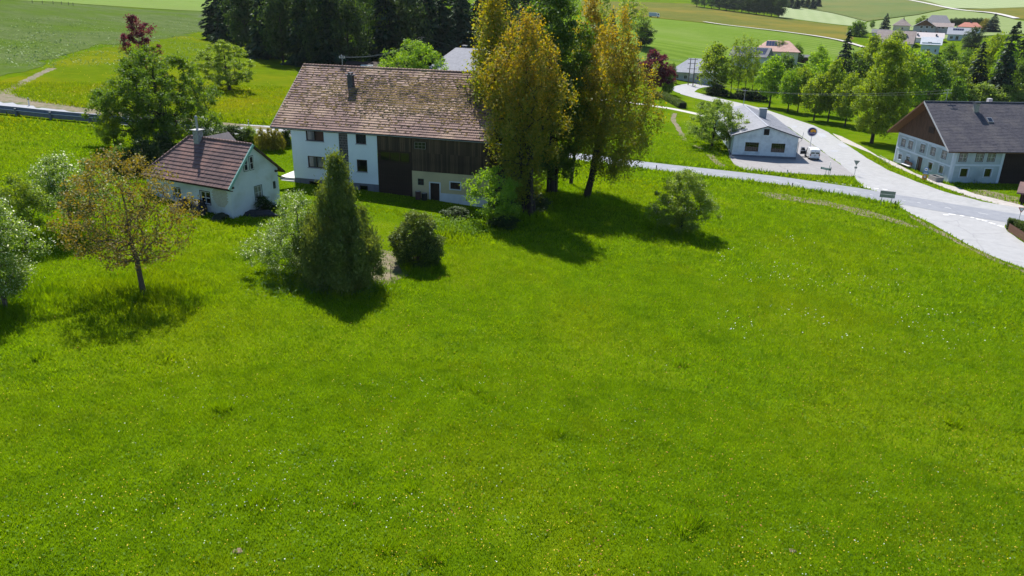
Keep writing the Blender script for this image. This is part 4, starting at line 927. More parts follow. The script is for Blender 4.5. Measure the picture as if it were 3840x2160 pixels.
px_house('bungalow', 'pale bungalow with light grey hipped roof behind the twin power pole', 2514, 2672, 308, 267, 219, 11, R_GREY, PL_PALE, hip=.72, over=.9, yaw=-6, wins=[(.10, .19, .9, 2.1), (.31, .385, .9, 2.1), (.6, .7, .9, 2.1)])
h, W, E, R = px_house('family_house', 'white house with dark solar panels and brown balcony behind thin trees', 2738, 2862, 258, 207, 176, 9, R_DARK, W_WHITE, over=.9, yaw=-14, wins=[(.2, .3, .8, 2.0), (.55, .68, .5, 2.3), (.3, .4, 3.2, 4.2), (.7, .8, 3.2, 4.2)], gable_m=WOOD_BROWN)
solar(h, W, E, R, 9, .12, .98, .12, .9, 8, 2)
h, W, E, R = px_house('family_house', 'house with faded pink roof carrying a pale solar array', 2832, 2985, 232, 190, 152, 13, R_PINK, W_CREAM, hip=.5, over=.7, wins=[(.2, .3, .8, 2.0)])
solar(h, W, E, R, 13, .22, .48, .42, .92, 4, 2)
px_house('shed', 'dark timber shed beside a pink roofed house among trees', 2982, 3028, 236, 213, 208, 4, R_DARK, WOOD_BLACK, over=.3, cat='shed')
R_SLATE2 = mat('blue_slate_roof', (.17, .18, .215), .75, (.22, .23, .27), 1.2, .3, 6)
px_house('house', 'low house with blue-grey roof and red brick chimney behind the maple', 1600, 1800, 305, 262, 181, 17, R_SLATE2, WOOD_DARK, hip=.38, over=.8, yaw=-28, chim=[(.3, .62, 1.4, .8)])
lb_, lW, lE, lR = px_house('house', 'long low building with dark roof and white roof light behind the barn ridge', 1290, 1540, 300, 268, 232, 9, WOOD_BLACK, WOOD_BLACK, over=.4, yaw=-12)
MB().box(-lW / 2 + lW * .23, 1.6, lE + (lR - lE) * .45, -lW / 2 + lW * .41, 2.7, lE + (lR - lE) * .45 + .35).build('roof_light', S_PANEL, lb_)
# the hamlet on the far slope
px_house('house', 'cream house with pink-grey pyramid roof at the edge of the hamlet', 3349, 3406, 118, 93, 70, 10, R_BROWN, W_CREAM, hip=.9, over=.8, wins=[(.5, .62, 1.2, 2.8)], chim=[(.55, .5, .8, .6)])
px_house('farm_building', 'large slate barn with tall grey hipped roof above the hamlet', 3470, 3560, 108, 88, 57, 22, R_DARK, W_GREY, hip=.45, over=.6, at=pix(3512, 104), wins=[(.7, .9, 1.2, 3)])
px_house('house', 'grey three-storey hamlet house with brown gable under sweeping roof', 3424, 3498, 132, 98, 74, 13, R_DARK, W_GREY, gable=True, gable_m=WOOD_BROWN, over=1.5, wins=[(.3, .42, 4.3, 6), (.55, .67, 4.3, 6), (.78, .9, 4.3, 6), (.3, .42, 1.2, 3), (.55, .67, 1.2, 3)], chim=[(.55, .2, 1.2, .9)])
px_house('house', 'grey hamlet house with long dormer band beside the brown gable', 3496, 3562, 130, 99, 86, 9, R_BROWN, W_GREY, over=.8, wins=[(.2, .38, 3.6, 5), (.45, .6, 3.6, 5), (.7, .85, 3.6, 5), (.2, .35, .8, 2.2)])
px_house('carport', 'open carport with dark roof and white front beam under the spruce', 3272, 3330, 136, 122, 110, 8, R_DARK, W_WHITE, over=.7, cat='carport')
px_house('farm_building', 'long barn with faded brown-pink roof behind a willow in the hamlet', 3285, 3412, 176, 160, 115, 18, R_BROWN, W_CREAM, over=.6, chim=[(.77, .3, 1.0, 1.2)], yaw=-4, cat='barn')
px_house('house', 'hamlet house with pale pinkish metal roof behind the blue house', 3418, 3526, 160, 141, 122, 10, mat('pale_pink_metal', (.52, .46, .44), .5), W_WHITE, over=.6, chim=[(.2, .2, 1, .9), (.78, .2, 1, .9), (.4, .6, .7, .7)])
px_house('house', 'tall pale blue hamlet house with light blue metal roof', 3452, 3514, 206, 164, 139, 9, R_PALE, W_BLUE, over=.9, wins=[(.35, .5, 5.0, 6.6), (.35, .5, 1.5, 3.2), (.75, .85, 1.5, 3.2)])
h, W, E, R = px_house('house', 'white hamlet house with grey roof and dark solar collectors', 3556, 3640, 152, 127, 104, 10, R_GREY, W_BLUE, over=.9, wins=[(.1, .22, .8, 2.4), (.32, .44, .3, 2.6), (.6, .75, .9, 2.4)], chim=[(.3, .6, 1.2, .9)])
solar(h, W, E, R, 10, .15, .58, .5, .85, 5, 1)
px_house('house', 'white hamlet house with bright red hipped tile roof', 3594, 3668, 126, 100, 84, 12, R_RED, W_WHITE, hip=.45, over=.7, wins=[(.15, .3, 1.5, 2.8), (.6, .72, 1.3, 3), (.82, .92, 1.3, 3)], chim=[(.5, .5, .8, .8)])

# ------------------------------------------------------------------ trees
BARK = mat('bark', (.075, .058, .045), .95, (.13, .105, .085), 6, .6, 20, stretch=(3, 3, .6))
BARK_PALE = mat('pale_bark', (.24, .22, .20), .95, (.36, .34, .32), 5, .5, 20, stretch=(3, 3, .7))
BARK_DARK = mat('dark_bark', (.035, .028, .022), .95, (.06, .05, .04), 5, .5, 20)
L_GREEN = leaf_mat('leaf_green', (.040, .085, .012), (.095, .155, .022), .5)
L_FRESH = leaf_mat('leaf_fresh', (.070, .145, .009), (.140, .225, .018), .55)
L_YELLOW = leaf_mat('leaf_yellow_green', (.086, .138, .009), (.155, .205, .017), .5)
L_PALE = leaf_mat('leaf_pale', (.080, .135, .020), (.150, .200, .042), .5)
L_BLOSSOM = leaf_mat('leaf_blossom', (.072, .125, .016), (.140, .195, .040), .5, flower=(.11, (.64, .66, .50)))
L_APPLE = leaf_mat('leaf_apple', (.066, .115, .012), (.150, .200, .036), .55, flower=(.02, (.55, .55, .42)))
L_PEAR = leaf_mat('leaf_pear', (.040, .085, .008), (.100, .155, .018), .45)
L_WALNUT = leaf_mat('leaf_bronze', (.122, .086, .017), (.135, .130, .022), .45)
L_POPLAR = leaf_mat('leaf_poplar', (.078, .106, .012), (.162, .168, .018), .5, zr=(8.0, 22.0, (.240, .178, .024)))
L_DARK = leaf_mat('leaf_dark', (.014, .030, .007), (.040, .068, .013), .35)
L_PURPLE = leaf_mat('leaf_purple', (.055, .012, .016), (.125, .026, .028), .4)
L_NEEDLE = leaf_mat('needles', (.010, .024, .010), (.026, .048, .017), .2)
L_NEEDLE_B = leaf_mat('needles_blue', (.014, .032, .020), (.034, .060, .034), .2)
L_THUJA = leaf_mat('thuja_scales', (.046, .072, .013), (.115, .142, .026), .38)
L_YEW = leaf_mat('yew_needles', (.012, .026, .006), (.046, .080, .010), .3, zr=(1.0, 5.2, (.125, .160, .024)))
L_HEDGE = leaf_mat('hedge_leaf', (.030, .055, .010), (.075, .110, .016), .35)
L_GOLD = leaf_mat('hedge_gold', (.110, .105, .018), (.150, .150, .024), .45)

def leaf_quads(rs, P, size, up=.35, asp=.62, tilt=None):
    """one rhombic leaf per point, turned at random, a little towards the sky"""
    n = len(P); d = rs.normal(size=(n, 3)); d /= np.linalg.norm(d, axis=1)[:, None]
    if tilt is not None: d = d * (1 - tilt[3]) + np.array(tilt[:3]) * tilt[3]; d /= np.linalg.norm(d, axis=1)[:, None]
    nn = rs.normal(size=(n, 3)); nn[:, 2] = np.abs(nn[:, 2]) + up * 2
    s = np.cross(d, nn); s /= np.linalg.norm(s, axis=1)[:, None] + 1e-9
    L = (size * rs.uniform(.6, 1.35, n))[:, None]
    V = np.empty((n, 4, 3)); V[:, 0] = P - d * L * .5; V[:, 1] = P + s * L * asp * .5; V[:, 2] = P + d * L * .5; V[:, 3] = P - s * L * asp * .5
    return V.reshape(-1, 3)
def quads(n): return np.arange(n * 4).reshape(n, 4)
def skeleton(rs, tips, trunk, r0, up_pen=.6):
    """branches grown from the trunk line to every tip; thickness follows how many tips a branch carries"""
    nodes = [np.array(p, float) for p in trunk]; par = [-1] + list(range(len(trunk) - 1)); load = [0.] * len(nodes)
    trunk_n = len(trunk); lowest = 1
    order = np.argsort(np.linalg.norm(tips - np.mean(nodes, 0), axis=1))
    for i in order:
        t = tips[i]; N = np.array(nodes); dd = t - N; dist = np.linalg.norm(dd, axis=1)
        cost = dist + up_pen * np.maximum(0, -(dd[:, 2])) * 2.0 - .25 * np.minimum(dd[:, 2], dist * .7)
        cost[:lowest] += 1e3
        j = int(np.argmin(cost)); a = nodes[j]; d = t - a; L = np.linalg.norm(d); k = 3 if L > 1.2 else 2 if L > .5 else 1; prev = j
        bow = np.array([0, 0, 1]) * L * .10 + rs.normal(0, .06 * L, 3)
        for q in range(1, k + 1):
            f = q / k; nodes.append(a + d * f + bow * math.sin(math.pi * f)); par.append(prev); load.append(0.); prev = len(nodes) - 1
        load[prev] += 1
    for i in range(len(nodes) - 1, trunk_n - 1, -1): load[par[i]] += load[i]
    for i in range(trunk_n - 1, 0, -1): load[par[i]] += load[i]
    tot = max(load[0], 1); r = r0 * (np.maximum(np.array(load), .3) / tot) ** .52
    for i in range(trunk_n):
        f = i / max(1, trunk_n - 1); r[i] = max(r[i], r0 * (1 - .85 * f)); 
    r[0] = r0 * 1.25
    V, F_ = [], []
    for i in range(1, len(nodes)):
        a, b = nodes[par[i]], nodes[i]; d = b - a; L = np.linalg.norm(d)
        if L < 1e-4: continue
        d = d / L; s = np.cross(d, [0, 0, 1.] if abs(d[2]) < .9 else [1., 0, 0]); s /= np.linalg.norm(s); t = np.cross(d, s)
        ra, rb = (min(r[par[i]], r[i] * 1.35) if par[i] >= trunk_n or i >= trunk_n else r[par[i]]), r[i]
        k = 7 if max(ra, rb) > .1 else 4 if max(ra, rb) > .03 else 3; n0 = len(V)
        for P, rr in ((a, ra), (b, rb)):
            for q in range(k):
                an = 2 * math.pi * q / k; V.append(P + (s * math.cos(an) + t * math.sin(an)) * rr)
        F_ += [(n0 + q, n0 + (q + 1) % k, n0 + k + (q + 1) % k, n0 + k + q) for q in range(k)]
    return np.array(V), np.array(F_)
def crown_points(rs, n, z0, z1, R, prof, lobes=.25, shell=.45, cx=0, cy=0, squash=1.0):
    pz = np.array([p[0] for p in prof]); pr = np.array([p[1] for p in prof])
    t = []
    while len(t) < n:
        q = rs.rand()
        if rs.rand() < np.interp(q, pz, pr) ** 1.3 + .04: t.append(q)
    t = np.array(t); a = rs.uniform(0, 2 * math.pi, n); ph = rs.uniform(0, 6.28, 6)
    lob = 1 + lobes * (np.sin(3 * a + ph[0] + 5 * t) * .5 + np.sin(2 * a + ph[1] - 7 * t) * .5 + np.sin(5 * a + ph[2] + 9 * t) * .35)
    r = R * np.interp(t, pz, pr) * lob * rs.rand(n) ** shell
    return np.c_[cx + r * np.cos(a), cy + r * np.sin(a) * squash, z0 + (z1 - z0) * t]
ROUND = [(0, .35), (.12, .75), (.35, 1), (.6, .92), (.82, .62), (1, .12)]
UMB = [(0, .5), (.15, .95), (.35, 1), (.6, .85), (.85, .55), (1, .15)]
TALL = [(0, .35), (.15, .8), (.35, 1), (.6, .85), (.8, .55), (1, .08)]
COL = [(0, .6), (.15, .95), (.5, 1), (.8, .7), (1, .12)]
CONE = [(0, .9), (.1, 1), (.35, .85), (.6, .55), (.8, .28), (.92, .14), (1, .03)]
def gen_tree(seed, H, R, prof=ROUND, base=.25, n_cl=140, per=90, cl_r=.5, leaf=.16, trunk_r=.18, lobes=.28, shell=.45, asp=.62, lean=(0, 0), flat=.75, tilt=None, forks=0, fork_at=.15, squash=1.0, bare=0.0, up_pen=.6, stems=0):
    rs = np.random.RandomState(seed); zc = H * base
    tips = crown_points(rs, n_cl, zc + cl_r * .4, H - cl_r * .5, max(R - cl_r * .6, R * .5), prof, lobes, shell, lean[0], lean[1], squash)
    top = H * .82; tr = [np.array([lean[0] * f + rs.normal(0, .02 * H) * f * .4, lean[1] * f + rs.normal(0, .02 * H) * f * .4, top * f]) for f in np.linspace(0, 1, 8)]; tr[0] = np.array([0, 0, -.3])
    Vb, Fb = skeleton(rs, tips, tr, trunk_r, up_pen)
    if stems:
        mb = MB()
        for i in range(stems):
            a = 6.283 * i / stems + .6; e = tips[rs.randint(n_cl)] * np.array([.35, .35, 0]) + np.array([lean[0] * .7, lean[1] * .7, H * rs.uniform(.5, .65)])
            b0 = np.array([math.cos(a), math.sin(a), 0]) * trunk_r * 1.9; q = [b0 * (1 + f * 2.2) * (1 - f) + np.array([b0[0], b0[1], -.3]) * (1 - f) * 0 + e * f + np.array([0, 0, -.3 * (1 - f)]) for f in np.linspace(0, 1, 7)]
            mb.tube([tuple(p) for p in q], [trunk_r * .75 * (1 - .85 * f) for f in np.linspace(0, 1, 7)], 7, False)
        Vb = list(Vb) + [np.array(v) for v in mb.v]; Fb = list(map(tuple, Fb)) + [tuple(i + len(Vb) - len(mb.v) for i in f) for f in mb.f]
    keep = rs.rand(n_cl) > bare
    cl = tips[keep]; k = rs.poisson(per, len(cl)) + 4; c = np.repeat(cl, k, 0); cr = np.repeat(cl_r * rs.uniform(.6, 1.3, len(cl)), k)[:, None]
    P = c + rs.normal(size=c.shape) * cr * np.array([.62, .62, .62 * flat])
    return (Vb, Fb), leaf_quads(rs, P, leaf, asp=asp, tilt=tilt)
def gen_spruce(seed, H, R, base=.05, whorls=26, per=11, needle=.34, trunk_r=.2, droop=.35, cards=15):
    rs = np.random.RandomState(seed); P, D = [], []
    for w in range(whorls):
        f = (w + rs.uniform(-.3, .3)) / whorls; z = H * (base + (1 - base) * f); Rw = R * (1 - f) ** .85 * rs.uniform(.78, 1.1) + .12
        for b in range(max(4, int(per * (1 - f * .5)))):
            a = rs.uniform(0, 6.283); L = Rw * rs.uniform(.7, 1.12); d = np.array([math.cos(a), math.sin(a), 0]); s = np.array([-d[1], d[0], 0]); m = max(5, int(cards * L / R))
            t = rs.rand(m) ** .6; sp = rs.normal(0, .22, m) * L * (1.1 - t * .8)
            q = np.outer(t * L, d) + np.outer(sp, s); q[:, 2] = z - droop * (t * L) ** 1.25 / max(R, .1) ** .25 + rs.normal(0, .07, m) + .12 * t * L
            P.append(q); D.append(np.tile(d, (m, 1)) + np.outer(np.sign(sp) * .6, s) - np.array([0, 0, .45]))
    P = np.concatenate(P); D = np.concatenate(D); n = len(P); D += rs.normal(0, .25, D.shape); D /= np.linalg.norm(D, axis=1)[:, None]
    nn = rs.normal(0, .5, (n, 3)); nn[:, 2] += 1; s = np.cross(D, nn); s /= np.linalg.norm(s, axis=1)[:, None]; L = (needle * rs.uniform(.7, 1.4, n) * (.55 + .45 * (1 - P[:, 2] / H)))[:, None]
    V = np.empty((n, 4, 3)); V[:, 0] = P - D * L * .6; V[:, 1] = P + s * L * .3; V[:, 2] = P + D * L * .7; V[:, 3] = P - s * L * .3
    tr = MB().tube([(0, 0, -.4), (0, 0, H * .3), (0, 0, H * .7), (0, 0, H * .97)], [trunk_r, trunk_r * .8, trunk_r * .4, .02], 7)
    return (np.array(tr.v), [f for f in tr.f]), V.reshape(-1, 3)
def ob_tree(name, loc, trunk_me, crown_me, label, cat, group=None, rz=0, scale=(1, 1, 1)):
    r = empty(name, loc, rz, label, cat, group); r.scale = scale
    if trunk_me: link('trunk', trunk_me, r)
    link('crown', crown_me, r); return r
def trunk_mesh(tb, bark):
    V, F_ = tb
    me = bpy.data.meshes.new('trunk'); me.from_pydata([tuple(p) for p in V], [], [tuple(int(i) for i in f if i >= 0) for f in F_]); me.materials.append(bark)
    for p in me.polygons: p.use_smooth = True
    return me
def fix_faces(F_):
    return F_
# make skeleton faces uniform quads
def tree_meshes(g, bark, leafm):
    tb, lv = g
    return trunk_mesh(tb, bark), np_mesh('crown', lv, quads(len(lv) // 4), leafm)
def tree_at(name, px, py, top, x0, x1, label, cat='tree', leafm=L_GREEN, bark=BARK, group=None, seed=1, gen=None, dx=0., **kw):
    """a tree standing on the ground seen at (px,py), its top at row top, its crown between columns x0 and x1"""
    P = pix(px, py); H = height_at(P, top); R = (x1 - x0) / 2 / px_per_m(P + Vector((0, 0, H / 2))) * 1.06; lean = ((x0 + x1) / 2 - px) / px_per_m(P)
    if not kw.pop('raw', False) and 'n_cl' in kw:
        kw['n_cl'] = int(kw['n_cl'] * .85); kw['per'] = int(kw['per'] * 1.5); kw['cl_r'] *= .8; kw['leaf'] *= 1.12
    if gen == 'spruce': g = gen_spruce(seed, H, R, **kw)
    else: g = gen_tree(seed, H, R, lean=(lean, 0), **kw)
    t, c = tree_meshes(g, bark, leafm)
    return ob_tree(name, P, t, c, label, cat, group)

# ---- the trees around the farm, each its own shape
tree_at('walnut_tree', 540, 1102, 548, 272, 752, 'sparse walnut tree with bronze young leaves and pale trunk on the meadow', leafm=L_WALNUT, bark=BARK, seed=21, raw=True, base=.20, n_cl=540, per=21, cl_r=.40, leaf=.16, trunk_r=.17, shell=.42, lobes=.18, prof=[(0, .45), (.12, .8), (.32, 1), (.55, .95), (.78, .75), (1, .2)], up_pen=.9)
tree_at('fruit_tree', 272, 872, 570, 105, 445, 'fruit tree with white blossom behind the bronze walnut', leafm=L_BLOSSOM, seed=22, base=.2, n_cl=170, per=95, cl_r=.55, leaf=.14, trunk_r=.14)
tree_at('fruit_tree', 22, 1158, 690, -125, 168, 'fresh green fruit tree with silvery leaves at the meadow edge', leafm=L_BLOSSOM, seed=23, raw=True, base=.10, n_cl=230, per=85, cl_r=.5, leaf=.14, trunk_r=.15)
tree_at('fruit_tree', 105, 930, 650, 0, 200, 'loose yellow-green tree between blossom tree and silvery fruit tree', leafm=L_YELLOW, seed=24, base=.2, n_cl=120, per=60, cl_r=.45, leaf=.13, trunk_r=.1)
tree_at('pear_tree', 625, 560, 172, 412, 815, 'big gnarled pear tree with ivy-dark trunk behind the cottage', leafm=L_PEAR, bark=BARK_DARK, seed=25, base=.1, n_cl=470, per=95, cl_r=.62, leaf=.20, trunk_r=.42, lobes=.42, shell=.38, prof=[(0, .5), (.2, .85), (.42, 1), (.66, .92), (.85, .62), (1, .25)])
tree_at('copper_beech', 548, 415, 55, 492, 632, 'slender copper beech with purple leaves behind the pear tree', leafm=L_PURPLE, seed=26, base=.12, n_cl=150, per=80, cl_r=.5, leaf=.2, trunk_r=.16, prof=[(0, .6), (.3, .9), (.6, 1), (.8, .8), (1, .25)], lobes=.4)
tree_at('apple_tree', 862, 338, 150, 745, 962, 'old spreading apple tree on the meadow beyond the road', leafm=L_APPLE, bark=BARK_DARK, seed=27, base=.1, n_cl=260, per=85, cl_r=.5, leaf=.18, trunk_r=.26, prof=UMB, flat=.6)
tree_at('maple_sapling', 432, 562, 412, 372, 492, 'young pale green maple in front of the pear tree', leafm=L_YELLOW, seed=28, base=.12, n_cl=70, per=70, cl_r=.4, leaf=.15, trunk_r=.06)
tree_at('fruit_tree', 1140, 1022, 712, 955, 1300, 'silvery fruit tree leaning against the tall thuja', leafm=L_BLOSSOM, seed=29, base=.06, n_cl=260, per=85, cl_r=.45, leaf=.11, trunk_r=.12, lobes=.35, prof=[(0, .6), (.2, 1), (.5, .85), (.8, .5), (1, .12)])
tree_at('thuja', 1288, 1066, 575, 1118, 1445, 'tall dark olive thuja tapering to a spire in the garden', leafm=L_THUJA, bark=BARK, seed=30, base=.02, n_cl=640, per=95, cl_r=.45, leaf=.16, trunk_r=.2, prof=[(0, .75), (.08, .95), (.22, 1), (.36, .88), (.48, .64), (.6, .46), (.78, .33), (.9, .19), (1, .03)], lobes=.16, shell=.5, tilt=(0, 0, 1, .55), asp=.5, flat=1.5)
tree_at('yew', 1568, 990, 784, 1468, 1666, 'dense rounded dark yew with pale young tips in the garden', leafm=L_YEW, seed=31, base=.02, n_cl=260, per=110, cl_r=.34, leaf=.12, trunk_r=.12, prof=[(0, .75), (.15, .95), (.4, 1), (.65, .85), (.85, .5), (1, .1)], lobes=.10, shell=.3)
tree_at('elder_tree', 1850, 838, 622, 1742, 1965, 'light green elder bush against the beige stable wall', leafm=L_FRESH, bark=BARK_DARK, seed=32, base=.08, n_cl=120, per=60, cl_r=.5, leaf=.17, trunk_r=.1, lobes=.4)
tree_at('apple_tree', 2555, 868, 636, 2432, 2682, 'round apple tree with upright shoots alone on the meadow', leafm=L_APPLE, bark=BARK_DARK, seed=33, base=.06, n_cl=270, per=95, cl_r=.42, leaf=.13, trunk_r=.14, prof=[(0, .5), (.15, .9), (.4, 1), (.65, .8), (.82, .5), (1, .2)])
tree_at('willow_tree', 2668, 548, 370, 2548, 2806, 'bent light green fruit tree leaning over the workshop wall', leafm=L_PALE, bark=BARK_DARK, seed=34, base=.14, n_cl=230, per=85, cl_r=.6, leaf=.2, trunk_r=.2, prof=UMB)
tree_at('copper_beech', 2452, 350, 178, 2388, 2516, 'round copper beech with dark red crown near the driveway', leafm=L_PURPLE, seed=35, base=.1, n_cl=190, per=80, cl_r=.75, leaf=.32, trunk_r=.3)
tree_at('maple', 1560, 318, 145, 1436, 1665, 'bright green maple rising behind the farmhouse ridge', leafm=L_FRESH, seed=36, base=.15, n_cl=170, per=75, cl_r=.75, leaf=.28, trunk_r=.25, lobes=.4)
# poplars and birches by the barn
tree_at('poplar', 1988, 806, 50, 1795, 2122, 'tall bronze poplar overhanging the barn roof corner', leafm=L_POPLAR, bark=BARK_DARK, seed=41, base=.10, raw=True, n_cl=390, per=100, cl_r=.5, leaf=.23, flat=2.1, trunk_r=.30, prof=[(0, .2), (.12, .42), (.3, .72), (.48, 1), (.66, .92), (.82, .62), (1, .1)], lobes=.42, tilt=(0, 0, 1, .3), stems=3)
tree_at('poplar', 2196, 748, 8, 2105, 2442, 'tall bronze poplar with several stems over the road', leafm=L_POPLAR, bark=BARK_DARK, seed=42, base=.13, raw=True, n_cl=350, per=100, cl_r=.5, leaf=.23, flat=2.1, trunk_r=.19, prof=[(0, .3), (.08, .6), (.2, .95), (.35, 1), (.52, .9), (.7, .62), (.88, .35), (1, .08)], lobes=.42, tilt=(0, 0, 1, .3), stems=3)
tree_at('poplar', 1985, 740, -70, 1735, 1960, 'tall poplar with bronze top and yellow-green sides behind the barn', leafm=leaf_mat('leaf_poplar_olive', (.080, .120, .012), (.160, .175, .018), .5, zr=(14.0, 27.0, (.235, .180, .024))), bark=BARK_DARK, seed=43, base=.15, raw=True, n_cl=320, per=85, cl_r=.75, flat=1.8, leaf=.26, trunk_r=.3, prof=TALL, tilt=(0, 0, 1, .3))
tree_at('birch', 2070, 720, -80, 1890, 2215, 'tall green birch in the middle of the bronze poplars', leafm=leaf_mat('leaf_birch', (.028, .062, .010), (.072, .118, .016), .42), bark=BARK_DARK, seed=44, base=.08, n_cl=480, per=80, cl_r=.95, leaf=.27, trunk_r=.3, prof=[(0, .55), (.2, .9), (.45, 1), (.75, .8), (1, .3)], tilt=(0, 0, -1, .35), stems=2)
tree_at('poplar', 2140, 690, -50, 2090, 2260, 'slender bronze poplar between the birch and the road', leafm=L_POPLAR, bark=BARK_DARK, seed=45, base=.25, raw=True, n_cl=200, per=80, cl_r=.7, leaf=.25, trunk_r=.2, prof=TALL, tilt=(0, 0, 1, .3))
# ------------------------------------------------------------------ templates for the many other trees (unit height 10 m, radius 3.5 m unless said)
TPL = {}
def template(key, g, bark, leafm): TPL[key] = tree_meshes(g, bark, leafm)
for i in range(3):
    template(f'broad_fresh{i}', gen_tree(60 + i, 10, 3.5, n_cl=150, per=42, cl_r=.7, leaf=.36, trunk_r=.17, base=.2, lobes=.35), BARK_DARK, L_FRESH)
    template(f'broad_green{i}', gen_tree(64 + i, 10, 3.5, n_cl=150, per=42, cl_r=.7, leaf=.36, trunk_r=.17, base=.12, lobes=.35), BARK_DARK, L_GREEN)
    template(f'broad_yellow{i}', gen_tree(68 + i, 10, 3.3, n_cl=150, per=42, cl_r=.65, leaf=.36, trunk_r=.15, base=.16, lobes=.35, prof=TALL), BARK_DARK, L_YELLOW)
    template(f'broad_dark{i}', gen_tree(72 + i, 10, 3.3, n_cl=160, per=42, cl_r=.75, leaf=.38, trunk_r=.16, base=.08, lobes=.3, prof=COL), BARK_DARK, L_DARK)
    template(f'spruce{i}', gen_spruce(76 + i, 10, 2.6, whorls=26, per=15, needle=.62, trunk_r=.14, cards=17), BARK_DARK, L_NEEDLE)
    template(f'bush_green{i}', gen_tree(80 + i, 10, 6, n_cl=110, per=45, cl_r=1.1, leaf=.7, trunk_r=.15, base=.02, prof=[(0, .8), (.3, 1), (.6, .85), (.85, .5), (1, .15)]), BARK_DARK, L_GREEN)
    template(f'bush_pale{i}', gen_tree(84 + i, 10, 6, n_cl=110, per=45, cl_r=1.1, leaf=.7, trunk_r=.15, base=.02, prof=[(0, .8), (.3, 1), (.6, .85), (.85, .5), (1, .15)]), BARK_DARK, L_PALE)
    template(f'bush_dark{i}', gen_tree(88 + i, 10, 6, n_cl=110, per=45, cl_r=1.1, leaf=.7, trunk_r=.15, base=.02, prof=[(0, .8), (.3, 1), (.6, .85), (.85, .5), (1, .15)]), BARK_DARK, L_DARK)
    template(f'slim{i}', gen_tree(92 + i, 10, 1.5, n_cl=90, per=16, cl_r=.5, leaf=.26, trunk_r=.09, base=.2, prof=TALL, lobes=.4), BARK_DARK, L_YELLOW)
template('spruce_blue', gen_spruce(97, 10, 2.6, whorls=26, per=15, needle=.62, trunk_r=.14, cards=17), BARK_DARK, L_NEEDLE_B)
template('bush_gold', gen_tree(98, 10, 6, n_cl=120, per=45, cl_r=1.0, leaf=.6, trunk_r=.15, base=.02, prof=[(0, .8), (.3, 1), (.6, .85), (.85, .5), (1, .15)]), BARK_DARK, L_GOLD)
template('bush_blossom', gen_tree(99, 10, 6, n_cl=120, per=45, cl_r=1.0, leaf=.6, trunk_r=.15, base=.02, prof=[(0, .8), (.3, 1), (.6, .85), (.85, .5), (1, .15)]), BARK_DARK, leaf_mat('bush_blossom', (.06, .10, .03), (.12, .16, .06), .4, flower=(.3, (.6, .6, .58))))
T_R = dict(broad_fresh=3.5, broad_green=3.5, broad_yellow=3.3, broad_dark=3.3, spruce=2.4, bush_green=6, bush_pale=6, bush_dark=6, slim=1.5, spruce_blue=2.4, bush_gold=6, bush_blossom=6)
_tc = [0]
def plant(name, key, px, py, top, x0, x1, label, cat='tree', group=None, trunk=True):
    P = pix(px, py); H = height_at(P, top); R = (x1 - x0) / 2 / px_per_m(P); _tc[0] += 1; rs = random.Random(_tc[0] * 7)
    k = key if key in TPL else key + str(rs.randrange(3)); t, c = TPL[k]
    s = R / T_R[key]; return ob_tree(name, P + Vector((((x0 + x1) / 2 - px) / px_per_m(P) * .5, 0, 0)), t if trunk else None, c, label, cat, group, rs.uniform(0, 6.28), (s, s, H / 10))
# row of trees along the far side of the branch road
g_row = 'trees along the branch road'
for px, py, tp, a, b, k in ((2886, 402, 205, 2818, 2948, 'broad_fresh'), (2953, 420, 255, 2905, 3003, 'broad_fresh'), (2986, 421, 240, 2950, 3040, 'broad_yellow'), (3051, 452, 268, 2990, 3112, 'broad_yellow'),
                            (3072, 430, 220, 3020, 3130, 'broad_fresh'), (3101, 455, 215, 3050, 3165, 'broad_yellow'), (3169, 474, 260, 3110, 3225, 'broad_yellow'), (3060, 330, 168, 3010, 3092, 'broad_fresh'), (3022, 400, 235, 2985, 3075, 'broad_green')):
    plant('roadside_tree', k, px, py, tp, a, b, {2886: 'broad green roadside tree leafy down to the ground above the workshop chimney', 2953: 'slim-trunked roadside tree next to the low-branched green one', 2986: 'roadside tree with forked shade just past the slim-trunked one', 3051: 'yellow-green roadside tree standing nearest the branch road kerb', 3072: 'green tree standing behind the yellow-green roadside pair', 3101: 'yellow-green roadside tree beside the one nearest the kerb', 3169: 'last thin-trunked roadside tree before the tallest one', 3060: 'bright round tree between dark shed and spruce', 3022: 'shaded green tree in the second row of the road bank'}[px], group=g_row)
tree_at('roadside_tree', 3268, 537, 142, 3180, 3372, 'tallest bright green tree beside the old farmhouse gable', leafm=L_YELLOW, bark=BARK_DARK, seed=51, base=.1, n_cl=330, per=70, cl_r=.95, leaf=.32, trunk_r=.32, prof=[(0, .55), (.15, .9), (.4, 1), (.7, .8), (1, .2)], lobes=.3)
for px, py, tp, a, b, k in ((3330, 440, 150, 3255, 3420, 'broad_yellow'), (3400, 430, 190, 3330, 3470, 'broad_fresh'), (3470, 420, 205, 3400, 3545, 'broad_green'), (3440, 360, 180, 3380, 3500, 'broad_yellow'), (3545, 400, 215, 3480, 3610, 'broad_yellow'), (3240, 330, 125, 3190, 3310, 'broad_yellow'), (3200, 330, 200, 3140, 3260, 'broad_green'), (3380, 330, 175, 3330, 3430, 'broad_fresh'), (3530, 340, 160, 3490, 3590, 'broad_green'), (3600, 330, 180, 3550, 3660, 'broad_green'), (3290, 300, 150, 3250, 3340, 'broad_yellow'), (3560, 440, 290, 3510, 3620, 'bush_green')):
    plant('valley_tree', k, px, py, tp, a, b, 'leafy green tree in the dense grove behind the old farmhouse', group='grove behind the old farmhouse')
